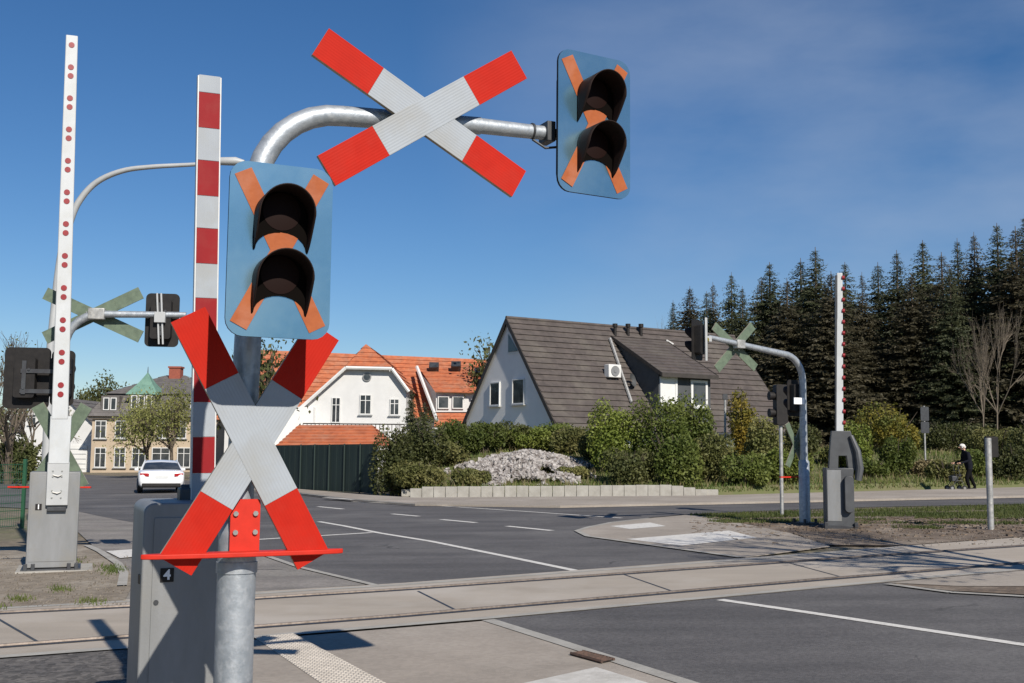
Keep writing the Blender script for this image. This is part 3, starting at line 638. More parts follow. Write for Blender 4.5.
# post 990
p=G(991,530); t=thing('marker_post','short grey post with dark box on top at the right edge','post',p,R(-6))
zt=armpt(t,990,438).z; mb=MB(); mb.tube([(0,0,0),(0,0,zt)],.062,14); mb.build('post','galv_old',t)
mb=MB(); mb.prism(rrect(.24,.42,.03,cx=.1,cz=zt-.18),.065,.22); mb.build('box','black',t,bevel=.01)
# street lamp left far
YL=24.0
pb_=at(48,450,YL); pb_.z=gz(pb_.x)
t=thing('street_lamp','tall thin street lamp with long curved arm behind the left barrier','street lamp',pb_,0)
q0_=[armpt(t,*a) for a in((51,345),(60,262),(70,222),(80,200),(97,182),(122,171),(150,167),(185,165),(222,163))]
q=[]
for i in range(len(q0_)-1):
    p0_,p1_,p2_,p3_=q0_[max(i-1,0)],q0_[i],q0_[i+1],q0_[min(i+2,len(q0_)-1)]
    for k in range(5):
        tt=k/5; q.append(.5*((2*p1_)+(p2_-p0_)*tt+(2*p0_-5*p1_+4*p2_-p3_)*tt*tt+(3*p1_-p0_-3*p2_+p3_)*tt**3))
q.append(q0_[-1])
mb=MB(); mb.tube([(0,0,0)]+[(a.x,0,a.z) for a in q],[.11]+[.09-.05*i/len(q) for i in range(len(q))],12); mb.build('pole','cabinet_light',t)
e=q[-1]; mb=MB(); mb.tube([(e.x-.25,0,e.z+.03),(e.x-.1,0,e.z+.04),(e.x+.3,0,e.z+.04),(e.x+.5,0,e.z+.02)],[.04,.09,.10,.05],12); mb.build('lamp_head','cabinet_light',t)

# ------------------------------------------------------------------ windows / roofs
def win(parent,O,A,w,h,mull=True,sill=True,shutter=False,frame='frame',fw_=.065,cross_=True):
    O=V(O);A=V(A).normalized();Z=V((0,0,1));Nn=A.cross(Z)
    T=M.Identity(4)
    for i in range(3): T[i][0]=A[i];T[i][1]=-Nn[i];T[i][2]=Z[i];T[i][3]=O[i]
    mb=MB()
    mb.box((-w/2+fw_/2,-.01,0),(fw_,.08,h),T=T); mb.box((w/2-fw_/2,-.01,0),(fw_,.08,h),T=T)
    mb.box((0,-.01,h/2-fw_/2),(w-2*fw_,.078,fw_),T=T); mb.box((0,-.01,-h/2+fw_/2),(w-2*fw_,.078,fw_),T=T)
    if mull: mb.box((0,-.012,0),(fw_*.8,.07,h-2*fw_),T=T)
    if cross_: mb.box((0,-.009,h*.2),(w-2*fw_,.066,fw_*.7),T=T)
    f=mb.build('window',frame,parent,smooth=False)
    mb=MB(); mb.box((0,.0,0),(w-.1,.03,h-.1),T=T); mb.build('pane','frame' if shutter else 'glass',f,smooth=False)
    if sill: mb=MB(); mb.box((0,-.06,-h/2-.04),(w+.2,.16,.06),T=T); mb.build('sill','cabinet_light',f,smooth=False)
    return f
def tiled(mb,a,b,c,d,n,lift=.05,mi=0):
    # a,b bottom edge ; c,d top edge (a->d left side, b->c right side); rows run between
    a,b,c,d=[V(p) for p in(a,b,c,d)]
    nn=(b-a).cross(d-a).normalized()
    if nn.z<0: nn=-nn
    for k in range(n):
        t0,t1=k/n,(k+1)/n
        p0=a.lerp(d,t0)+nn*lift;p1=b.lerp(c,t0)+nn*lift;p2=b.lerp(c,t1);p3=a.lerp(d,t1)
        mb.quad(p0,p1,p2,p3,mi=mi)
        q0=a.lerp(d,t0);q1=b.lerp(c,t0); mb.quad(q0-nn*.02,q1-nn*.02,p1,p0,mi=mi)
# ---------------- grey house
RD=V((.848,.53,0)); ang=math.atan2(.53,.848)
gh=thing('grey_house','grey gabled house with steep dark tiled roof and shed dormer behind the bushes','house',(0,57,1.2),ang)
ap=at(508,318,57)
gh.location=(ap.x,57,1.2)
RZ=ap.z-1.2; HW=4.64; EZ=RZ-5.5; LEN=15.8
mb=MB()
mb.add([(0.03,-HW+.35,-.5),(0.03,HW-.35,-.5),(0.03,HW-.35,EZ+.35),(0.03,0,RZ-.12),(0.03,-HW+.35,EZ+.35)],[(0,4,3,2,1)])
mb.add([(LEN-.25,-HW+.35,-.5),(LEN-.25,HW-.35,-.5),(LEN-.25,HW-.35,EZ+.35),(LEN-.25,0,RZ-.12),(LEN-.25,-HW+.35,EZ+.35)],[(0,1,2,3,4)])
for s in(-1,1): mb.quad((.03,s*(HW-.35),-.5),(LEN-.25,s*(HW-.35),-.5),(LEN-.25,s*(HW-.35),EZ+.3),(.03,s*(HW-.35),EZ+.3))
mb.build('wall','wallgrey',gh,smooth=False)
mb=MB(); ov=.35
tiled(mb,(-.1,-HW-ov*.6,EZ-.35),(LEN+.1,-HW-ov*.6,EZ-.35),(LEN+.1,0,RZ),(-.1,0,RZ),19,.055)
tiled(mb,(LEN+.1,HW+ov*.6,EZ-.35),(-.1,HW+ov*.6,EZ-.35),(-.1,0,RZ),(LEN+.1,0,RZ),19,.055)
mb.tube([(-.12,0,RZ+.02),(LEN+.12,0,RZ+.02)],.09,8)
rf=mb.build('roof','roofgrey',gh,smooth=False)
mb=MB()
for s in(-1,1):
    for x in(-.14,LEN+.1):
        A_=V((x,0,RZ+.05));B_=V((x,s*(HW+.22),EZ-.36)); dn=V((0,0,-.34))
        mb=MB(); mb.add([A_,B_,B_+dn,A_+dn,A_+V((.05,0,0)),B_+V((.05,0,0)),B_+dn+V((.05,0,0)),A_+dn+V((.05,0,0))],[(0,1,2,3),(7,6,5,4),(0,4,5,1),(1,5,6,2),(2,6,7,3)])
        mb.build('bargeboard','darkwood',gh,smooth=False)
mb=MB(); mb.tube([(-.1,-HW-.27,EZ-.42),(LEN+.1,-HW-.27,EZ-.42)],.09,8); mb.build('gutter','steel_dark',gh)
def ghp(u,v,x=None,y=None):   # pixel -> local point on plane x=const or y=const
    d=ray(u,v); Rm=M.Rotation(-ang,3,'Z'); o_=Rm@(CP-gh.location); dd=Rm@d
    t=((x-o_.x)/dd.x) if x is not None else ((y-o_.y)/dd.y); return o_+dd*t
for (u,v,w_,h_) in((495.5,394,1.0,1.25),(519,391.5,1.15,1.3)):
    p=ghp(u,v,x=.03); win(gh,(.0,p.y,p.z),(0,-1,0),w_,h_,mull=False,cross_=False)
p=ghp(514,345,x=.03)
mb=MB(); mb.add([(.0,p.y-.75,p.z-.45),(.0,p.y+.6,p.z-.45),(.0,p.y+.6,p.z+.9)],[(0,2,1)]); f=mb.build('window','frame',gh,smooth=False)
mb=MB(); mb.add([(-.03,p.y-.45,p.z-.35),(-.03,p.y+.48,p.z-.35),(-.03,p.y+.48,p.z+.6)],[(0,2,1)]); mb.build('pane','glass',f,smooth=False)
# dormer
t1,t2=6.45,10.0
def rz(y): return RZ+ (y)*(5.85/ (HW+.2))   # main roof z at local y (negative)
ys,yf=-.55,-4.75; zs=rz(ys)+.05; zf=ghp(690,375,y=yf).z
mb=MB(); tiled(mb,(t1-.15,yf-.1,zf),(t2+.15,yf-.1,zf),(t2+.15,ys,zs),(t1-.15,ys,zs),12,.03)
dr=mb.build('dormer_roof','roofgrey',gh,smooth=False)
mb=MB()
for x in(t1-.17,t2+.12):
    A_=V((x,ys,zs+.05));B_=V((x,yf-.12,zf+.04));dn=V((0,0,-.2)); e=V((.05,0,0))
    mb.add([A_,B_,B_+dn,A_+dn,A_+e,B_+e,B_+dn+e,A_+dn+e],[(0,1,2,3),(7,6,5,4),(0,4,5,1),(1,5,6,2),(2,6,7,3)])
mb.box(((t1+t2)/2,yf-.12,zf-.06),(t2-t1+.3,.05,.22)); mb.build('dormer_bargeboard','darkwood',dr,smooth=False)
mb=MB(); yw=yf+.35
for x in(t1,t2): mb.add([(x,yw,zf+.05),(x,ys,zs-.05),(x,yw,rz(yw)-.1)],[(0,1,2)])
mb.quad((t1,yw,rz(yw)-.1),(t2,yw,rz(yw)-.1),(t2,yw,zf+.1),(t1,yw,zf+.1)); mb.build('dormer_wall','walldark',gh,smooth=False)
for u,v,sh in((668,391,True),(698.5,394,False)):
    p=ghp(u,v,y=yw); win(gh,(p.x,yw-.04,p.z),(1,0,0),1.15,1.45,mull=False,shutter=sh,cross_=False,fw_=.14)
# pipe, ac, dish
def onroof(u,v,lift=0.0):
    d=ray(u,v); Rm=M.Rotation(-ang,3,'Z'); o_=Rm@(CP-gh.location); dd=Rm@d; k=5.85/(HW+.2)
    t=(RZ+k*o_.y-o_.z)/(dd.z-k*dd.y); return o_+dd*t+V((0,-.77,.63))*lift
mb=MB(); mb.tube([onroof(609,340,.12),onroof(630.5,404,.12)],.085,6); mb.build('flue_strip','galv_old',gh)
p=onroof(610,375,.3); mb=MB(); mb.box(p,(.80,.42,.68)); ac=mb.build('air_conditioner','frame',gh,bevel=.03)
mb=MB(); mb.tube([p+V((0,-.23,0)),p+V((0,-.245,0))],.27,20); mb.tube([p+V((0,-.25,0)),p+V((0,-.27,0))],.1,10); mb.build('fan_grille','cabinet',ac)
mb=MB(); mb.box(p+V((-.2,.2,-.55)),(.08,.5,.3)); mb.box(p+V((.2,.2,-.55)),(.08,.5,.3)); mb.build('bracket','steel_dark',ac)
p=onroof(628,385,.35); mb=MB(); mb.tube([p+V((0,-.0,0)),p+V((.03,-.06,.02)),p+V((.05,-.1,.03))],[.12,.26,.36],16,caps=False); mb.build('satellite_dish','cabinet_dark',gh)
for u in(615,628,641):
    p=onroof(u,336,.0); mb=MB(); mb.tube([p,p+V((0,0,.5))],.09,8); mb.tube([p+V((0,0,.5)),p+V((0,0,.68))],.14,8); mb.build('vent_pipe','black',gh)
mb=MB(); mb.tube([onroof(665,342,.1),onroof(672,346,.1)],.1,6); mb.build('roof_vent','galv_old',gh)
# ---------------- white house with orange roof
YW=80
def wp(u,v,Y=YW): return at(u,v,Y)
b0=wp(350,440); wh=thing('white_house','white gabled house with bright orange hipped roof left of the grey house','house',(b0.x,YW,0),0)
def wl(u,v,Y=YW): p=at(u,v,Y); return (p.x-b0.x, Y-YW, p.z)
def L2(u,v,Y=YW): p=wl(u,v,Y); return p
# front gable wall polygon
W=[L2(300,470),L2(406,470),L2(406,386),L2(391,369),L2(347,368),L2(300,407)]
mb=MB(); mb.add(W,[tuple(range(6))]); 
dpt=9
for i in(0,2): pass
a=W[1];c=W[2]; mb.quad(a,(a[0],dpt,a[2]),(c[0],dpt,c[2]),c); a=W[0];c=W[5]; mb.quad((a[0],dpt,a[2]),a,c,(c[0],dpt,c[2]))
mb.build('wall','wallwhite',wh,smooth=False)
apx=L2(366,344,YW+1.8); apl=L2(346,366,YW-.4); apr=L2(392,367,YW-.4); lef=L2(291,415,YW-.4); rif=L2(409,390,YW-.4)
back=lambda p,dy=10: (p[0],dy,p[2])
mb=MB()
tiled(mb,apl,apr,apx,apx,5,.06)              # half hip
ridge_b=(apx[0],dpt+2,apx[2])
tiled(mb,back(lef),lef,apl,(apl[0],dpt+2,apl[2]),7,.06)
tiled(mb,(apl[0],dpt+2,apl[2]),apl,apx,ridge_b,4,.06)
tiled(mb,rif,back(rif),(apr[0],dpt+2,apr[2]),apr,4,.06)
tiled(mb,apr,(apr[0],dpt+2,apr[2]),ridge_b,apx,4,.06)
mb.build('gable_roof','roofred',wh,smooth=False)
mb=MB()
for A_,B_ in((lef,apl),(rif,apr),(apl,apr)):
    mb.tube([V(A_)+V((0,-.02,-.12)),V(B_)+V((0,-.02,-.12))],.13,6)
mb.build('bargeboard','frame',wh)
# main roof behind
rl=L2(240,349,YW+9);rr=L2(496,360,YW+9); el=L2(215,420,YW+4); er=L2(500,418,YW+4)
mb=MB(); tiled(mb,el,er,rr,rl,15,.06)
mb.quad(el,rl,(el[0],14,el[2])); mb.quad(er,(er[0],14,er[2]),rr); 
mb.quad((er[0],14,er[2]),(el[0],14,el[2]),rl,rr); mb.build('main_roof','roofred',wh,smooth=False)
mb=MB(); e0=L2(225,420,YW+4.4);e1=L2(492,418,YW+4.4); mb.quad((e0[0],4.4,-1),(e1[0],4.4,-1),(e1[0],4.4,e1[2]),(e0[0],4.4,e0[2])); mb.quad((e1[0],4.4,-1),(e1[0],14,-1),(e1[0],14,e1[2]),e1)
mb.build('rear_wall','wallwhite',wh,smooth=False)
# dormer right
Yd=YW+3
d0=L2(436,412,Yd);d1=L2(475,412,Yd);d2=L2(475,392,Yd);d3=L2(436,392,Yd)
mb=MB(); mb.quad(d0,d1,d2,d3); 
mb.quad(d0,d3,L2(418,368,YW+8),L2(436,392,YW+3)); mb.add([d0,d3,L2(417,369,YW+6.5)],[(0,1,2)]); mb.build('dormer_wall','wallwhite',wh,smooth=False)
mb=MB(); tiled(mb,L2(435,392,Yd-.5),L2(478,393,Yd-.5),L2(470,367,YW+7.2),L2(418,366,YW+7.2),7,.05); 
tiled(mb,L2(434,427,Yd-1.5),L2(478,427,Yd-1.5),L2(478,413,Yd),L2(436,413,Yd),4,.05); mb.build('dormer_roof','roofred',wh,smooth=False)
mb=MB(); mb.tube([L2(417,367,YW+6.4),L2(437,420,YW+.5)],.14,6); mb.build('verge_board','frame',wh)
for u in(443.5,458):
    p=L2(u,402.5,Yd-.1); win(wh,p,(1,0,0),.85,.95,mull=False,sill=False,cross_=False,fw_=.07)
for u,v in((434,367),(456,366),(479,372)):
    p=L2(u,v,YW+6.2); mb=MB(); mb.box(p,(.75,.5,.6),rot=M.Rotation(R(-48),3,'X')); f=mb.build('skylight','steel_dark',wh,smooth=False)
    mb=MB(); mb.box(V(p)+V((0,-.25,.08)),(.55,.1,.5),rot=M.Rotation(R(-48),3,'X')); mb.build('pane','glass',f,smooth=False)
for u,v,w_,h_ in((336,410,.65,1.85),(365.5,404.5,.85,1.45),(394.5,407,.7,1.2)):
    p=L2(u,v,YW-.05); win(wh,p,(1,0,0),w_,h_,sill=v<409)
p=V(L2(367,377,YW-.05)); mb=MB(); mb.tube([p,p+V((0,-.05,0))],.32,20); f=mb.build('round_window','cabinet',wh); mb=MB(); mb.tube([p+V((0,-.05,0)),p+V((0,-.06,0))],.24,20); mb.build('pane','glass',f)
p=L2(322,420,YW-2); 
mb=MB(); a=L2(303,426,YW-2.2);b=L2(404,427,YW-2.2); a2=L2(303,423.5,YW-2.2)
mb.tube([a2,(b[0],b[1],a2[2])],.05,6)
for k in range(26):
    x=a[0]+(b[0]-a[0])*k/25; mb.box((x,-2.2,a2[2]-.45),(.05,.05,.9))
mb.build('balcony_railing','darkwood',wh,smooth=False)
mb=MB(); mb.quad((a[0],-2.3,-1),(b[0],-2.3,-1),(b[0],-2.3,a2[2]-.9),(a[0],-2.3,a2[2]-.9)); mb.quad((a[0],-2.3,a2[2]-.9),(b[0],-2.3,a2[2]-.9),(b[0],0,a2[2]-.9),(a[0],0,a2[2]-.9)); mb.build('terrace','wallwhite',wh,smooth=False)
# small grey annex behind left
mb=MB(); q=L2(285,425,YW-1); mb.box((q[0],1.0,q[2]-1.2),(4,4,5.0)); mb.build('side_wing','wallgrey',wh,smooth=False)
# ---------------- garage with orange roof
YG=52.5
g0=at(330,470,YG); gr=thing('garage','low garage with orange tiled hipped roof behind the dark green fence','garage',(g0.x,YG,gz(g0.x)),0)
def gl(u,v,Y=YG): p=at(u,v,Y); return (p.x-g0.x,Y-YG,p.z-gr.location.z)
A_=gl(276,446);B_=gl(386,446);C1=gl(372,425,YG+2.6);D1=gl(299,425,YG+2.6)
mb=MB(); tiled(mb,A_,B_,C1,D1,7,.05)
A2=(A_[0],5.2,A_[2]);B2=(B_[0],5.2,B_[2]); tiled(mb,A2,A_,D1,D1,7,.05); tiled(mb,B_,B2,C1,C1,7,.05); tiled(mb,B2,A2,D1,C1,7,.05)
mb.build('roof','roofred',gr,smooth=False)
mb=MB(); mb.box(((A_[0]+B_[0])/2,2.6,A_[2]/2-.1),(B_[0]-A_[0]-.5,4.6,A_[2]-.1)); mb.build('wall','wallwhite',gr,smooth=False)
mb=MB(); mb.tube([V(A_)+V((0,-.05,-.05)),V(B_)+V((0,-.05,-.05))],.06,6); mb.build('gutter','galv_old',gr)
# dark green screen fence
fa=G(250,489);fb=G(300,492);fc=G(376,494.5)
fn=thing('screen_fence','dark green privacy screen fence in front of the orange garage','fence',(fb.x,fb.y,gz(fb.x)))
mb=MB(); pp=[G(240,487.0),G(300,490.5),G(376,494.3)]
for a,b in zip(pp[:-1],pp[1:]):
    a=a-fn.location;b=b-fn.location; n=24
    for k in range(n):
        p=a.lerp(b,k/n);q=a.lerp(b,(k+1)/n); off=V((0,.006*(-1)**k,0))
        mb.box((p+q)/2+V((0,off.y,.98)),((q-p).length*1.02,.03,1.88),rot=M.Rotation(math.atan2((q-p).y,(q-p).x),3,'Z'))
mb.build('screen','fencegreen',fn,smooth=False)
for k in range(6):
    p=pp[1].lerp(pp[2],k/5)-fn.location; mb=MB(); mb.box(p+V((0,-.06,.97)),(.05,.05,1.95)); mb.build('post','fencegreen',fn)
# ---------------- beige villa
YV=92
v0=at(155,471,YV); vb=thing('beige_villa','beige two-storey villa with dark mansard roof and green copper turret','house',(v0.x,YV,0),0)
def vl(u,v,Y=YV): p=at(u,v,Y); return (p.x-v0.x,Y-YV,p.z)
x0=vl(91,450)[0];x1=vl(226,450)[0]; zb=vl(155,474)[2];ze=vl(91,415)[2];zm=vl(105,393)[2];zt=vl(150,371)[2]; D_=11
mb=MB(); mb.box(((x0+x1)/2,D_/2,(zb+ze)/2),(x1-x0,D_,ze-zb)); mb.build('wall','wallbeige',vb,smooth=False)
mb=MB(); o_=.5; i_=1.0
tiled(mb,(x0-o_,-o_,ze-.1),(x1+o_,-o_,ze-.1),(x1-i_,.9,zm),(x0+i_,.9,zm),6,.025)
tiled(mb,(x0-o_,D_+o_,ze-.1),(x0-o_,-o_,ze-.1),(x0+i_,.9,zm),(x0+i_,D_-.9,zm),6,.05)
tiled(mb,(x1+o_,-o_,ze-.1),(x1+o_,D_+o_,ze-.1),(x1-i_,D_-.9,zm),(x1-i_,.9,zm),6,.05)
rx0,rx1=vl(146,371)[0],vl(166,371)[0]
tiled(mb,(x0+i_-.3,.6,zm),(x1-i_+.3,.6,zm),(rx1,D_/2,zt),(rx0,D_/2,zt),9,.02)
tiled(mb,(x0+i_-.3,D_-.6,zm),(x0+i_-.3,.6,zm),(rx0,D_/2,zt),(rx0,D_/2,zt),7,.05)
tiled(mb,(x1-i_+.3,.6,zm),(x1-i_+.3,D_-.6,zm),(rx1,D_/2,zt),(rx1,D_/2,zt),7,.05)
mb.build('roof','roofslate',vb,smooth=False)
# base & cornice
mb=MB(); mb.box(((x0+x1)/2,D_/2,ze-.2),(x1-x0+.5,D_+.5,.25)); mb.build('cornice','wallbeige',vb,smooth=False)
for u,w_ in((100.5,.95),(120,.95),(139,1.15),(161,1.5),(184,1.1),(205,.95)):
    p=vl(u,457.5); win(vb,(p[0],-.05,p[2]),(1,0,0),w_,1.65)
for u in(101,121,163,181,203): p=vl(u,429.5); win(vb,(p[0],-.05,p[2]),(1,0,0),.95,1.5)
# central dormer w/ copper
pa_=vl(142,410,YV-.3); 
zc0=vl(142,411)[2];zc1=vl(142,394)[2]
mb=MB(); mb.box((pa_[0],.9,(zc0+zc1)/2),(2.1,2.6,zc1-zc0)); mb.build('bay','roofslate',vb,smooth=False)
for k in(-1,0,1):
    win(vb,(pa_[0]+k*.62,-.45,(zc0+zc1)/2),(1,0,0),.5,1.15,cross_=False,mull=False,sill=False,fw_=.07)
mb=MB(); cz=vl(144,372)[2]; n=8; ringz=[(1.35,zc1-.05),(1.05,zc1+.35),(.6,zc1+.9),(.25,zc1+1.45),(.03,cz)]
for (ra,za_),(rb2,zb2) in zip(ringz[:-1],ringz[1:]):
    for k in range(4):
        c4=[(-1,-1),(1,-1),(1,1),(-1,1)]; p=c4[k];q_=c4[(k+1)%4]; y0=.8
        mb.quad((pa_[0]+p[0]*ra,y0+p[1]*ra,za_),(pa_[0]+q_[0]*ra,y0+q_[1]*ra,za_),(pa_[0]+q_[0]*rb2,y0+q_[1]*rb2,zb2),(pa_[0]+p[0]*rb2,y0+p[1]*rb2,zb2))
mb.build('turret_roof','copper',vb,smooth=False)
mb=MB(); mb.tube([(pa_[0],.8,cz-.1),(pa_[0],.8,cz+.5)],[.05,.02],6); mb.build('finial','steel_dark',vb)
for u in(111,198):
    p=vl(u,404); mb=MB(); mb.box((p[0],.7,p[2]),(1.5,1.8,1.35)); mb.build('dormer','roofslate',vb,smooth=False)
    for s in(-.3,.3): win(vb,(p[0]+s,-.24,p[2]),(1,0,0),.5,1.05,cross_=False,mull=False,sill=False,fw_=.07)
p=vl(176,376,YV+5); mb=MB(); mb.box((p[0],5,p[2]-.3),(1.0,.9,2.0)); mb.box((p[0],5,p[2]+.75),(1.15,1.05,.15)); mb.build('chimney','brick',vb,smooth=False)
# ---------------- small white houses left
def small_house(name,lab,u0,u1,Y,ve,va,mroof,door=True,wall='wallwhite'):
    c=at((u0+u1)/2,470,Y); t=thing(name,lab,'house',(c.x,Y,gz(c.x)))
    hw=(u1-u0)/2/F*Y; e=at(u0,ve,Y).z-t.location.z; a=at((u0+u1)/2,va,Y).z-t.location.z
    mb=MB(); mb.add([(-hw,0,-1),(hw,0,-1),(hw,0,e),(0,0,a),(-hw,0,e)],[(0,1,2,3,4)]); mb.quad((hw,0,-1),(hw,9,-1),(hw,9,e),(hw,0,e)); mb.quad((-hw,9,-1),(-hw,0,-1),(-hw,0,e),(-hw,9,e)); mb.build('wall',wall,t,smooth=False)
    mb=MB(); k=(a-e)/hw; tiled(mb,(hw+.3,-.3,e-.3*k),(hw+.3,9,e-.3*k),(0,9,a),(0,-.3,a),8,.04); tiled(mb,(-hw-.3,9,e-.3*k),(-hw-.3,-.3,e-.3*k),(0,-.3,a),(0,9,a),8,.04); mb.build('roof',mroof,t,smooth=False)
    win(t,(hw*.0,-.05,(e+a)/2-.1),(1,0,0),.8,1.1)
    if door:
        mb=MB(); mb.box((hw*.25,-.04,1.15),(hw*1.1,.06,2.3)); d=mb.build('garage_door','frame',t,smooth=False); mb=MB()
        for k in range(5): mb.box((hw*.25,-.085,.3+k*.42),(hw*1.05,.03,.06))
        mb.build('door_panel','cabinet_light',d,smooth=False)
    return t
small_house('white_garage_house','small white gabled house with garage door left of the beige villa',34,92,95,424,398,'roofslate')
small_house('white_cottage','white cottage at the left edge half hidden by the signal mast',14,46,112,432,405,'roofslate',door=False)
# ------------------------------------------------------------------ embankment terrain
EP=[G(u,v,.0) for u,v in((300,490),(415,497.3),(560,496.6),(700,495.3),(860,491.5),(1024,486.8),(1500,477.5))]
def edge_y(x):
    if x<=EP[1].x: return EP[1].y+(EP[1].x-x)*3
    for a,b in zip(EP[1:-1],EP[2:]):
        if x<=b.x: return a.y+(b.y-a.y)*(x-a.x)/(b.x-a.x)
    return EP[-1].y+(x-EP[-1].x)*.2
def bank_h(x,y):
    d=(y-edge_y(x)-.2); s=max(0,min(1,d/9)); s=s*s*(3-2*s); fl=max(0,min(1,(x+9)/5)); 
    return gz(x)+ (.25*min(1,max(0,d*4))+1.35*s)*fl*(1 if x<12 else max(.75,1-(x-12)*.02))+.05*math.sin(x*1.3)*math.sin(y*.9)*s
mb=MB(); nx,ny=110,44; X0,X1=-10,100
for j in range(ny+1):
    for i in range(nx+1):
        x=X0+(X1-X0)*i/nx; t=j/ny; y=edge_y(x)+ .15+ (t**1.8)*75
        mb.v.append((x,y,bank_h(x,y)+.03 if j>0 else gz(x)-.05))
for j in range(ny):
    for i in range(nx): a=j*(nx+1)+i; mb.f.append((a,a+1,a+nx+2,a+nx+1)); mb.m.append(0)
tag(mb.build('terrain','bank'),None,kind='structure')
# retaining wall of palisade blocks
rw=thing('retaining_wall','low retaining wall of upright pale concrete blocks below the rubble','wall',(0,39.4,0))
mb=MB(); x=-4.2
while x<7.3:
    w_=.42; y=edge_y(x)-.05-39.4; 
    hgt=.30*min(1,max(.35,(x+4.6)/1.6)) if x<-3 else .30*min(1,max(.4,(7.6-x)/2))
    hgt*=random.uniform(.97,1.03); mb.box((x,y+random.uniform(-.01,.01),gz(x)+hgt/2+.03),(w_-.012,.16,hgt+.1)); x+=w_
mb.build('blocks','kerb',rw,bevel=.01)
# ------------------------------------------------------------------ vegetation
rnd=random.Random(3)
def rv(r): 
    while True:
        v=V((rnd.uniform(-1,1),rnd.uniform(-1,1),rnd.uniform(-1,1)))
        if v.length<1: return v*r
def leaf(mb,p,s,asp=.6,up_=0):
    n=rv(1).normalized(); a=n.orthogonal().normalized(); b=n.cross(a); t=rnd.uniform(0,2*PI); a2=a*math.cos(t)+b*math.sin(t); b2=n.cross(a2)
    a2*=s; b2*=s*asp; o=len(mb.v); mb.v+= [tuple(p-a2),tuple(p-b2),tuple(p+a2),tuple(p+b2)]; mb.f.append((o,o+1,o+2,o+3)); mb.m.append(0)
def bush_mesh(rx,ry,rzz,n,ls,seed,lob=9,stems=True,twigs=14):
    rnd.seed(seed); lobes=[(V((rnd.uniform(-.6,.6)*rx,rnd.uniform(-.6,.6)*ry,rnd.uniform(.35,.8)*rzz)),rnd.uniform(.28,.5)) for _ in range(lob)]
    mb=MB()
    for k in range(n):
        c,r=lobes[rnd.randrange(lob)]; d=rv(1).normalized()*(rnd.uniform(.45,1.08)**.6)
        p=c+V((d.x*rx*r*1.15,d.y*ry*r*1.15,d.z*rzz*r))
        if p.z<.02: p.z=rnd.uniform(.02,.4)*rzz
        leaf(mb,p,ls*rnd.uniform(.6,1.4))
    st=MB()
    for k in range(twigs):
        a=rnd.uniform(0,2*PI); e=V((math.cos(a)*rx*rnd.uniform(.2,.8),math.sin(a)*ry*rnd.uniform(.2,.8),rzz*rnd.uniform(.8,1.18)))
        st.tube([(0,0,-.2),e*.5+V((0,0,.1*rzz)),e],[.035,.022,.006],4)
    return mb,st
def bush(u,vb_,vt,wpx,Y,m,lab,seed,n=2600,ls=.07,cat='bush',group=None,lob=9,dens=1,zoff=0,twigs=14):
    p=at(u,vb_,Y); g=bank_h(p.x,Y) if Y>38 and p.x>-10 else gz(p.x)
    top=at(u,vt,Y).z; h=max(.4,top-g); rx=wpx/2/F*Y
    mb,st=bush_mesh(rx,rx*.8,h,n,ls,seed,lob=lob,twigs=twigs)
    t=thing('bush',lab,cat,(p.x,Y,g-.03),0,group)
    mb.build('foliage',m,t,smooth=False); st.build('stems','bark',t)
    return t
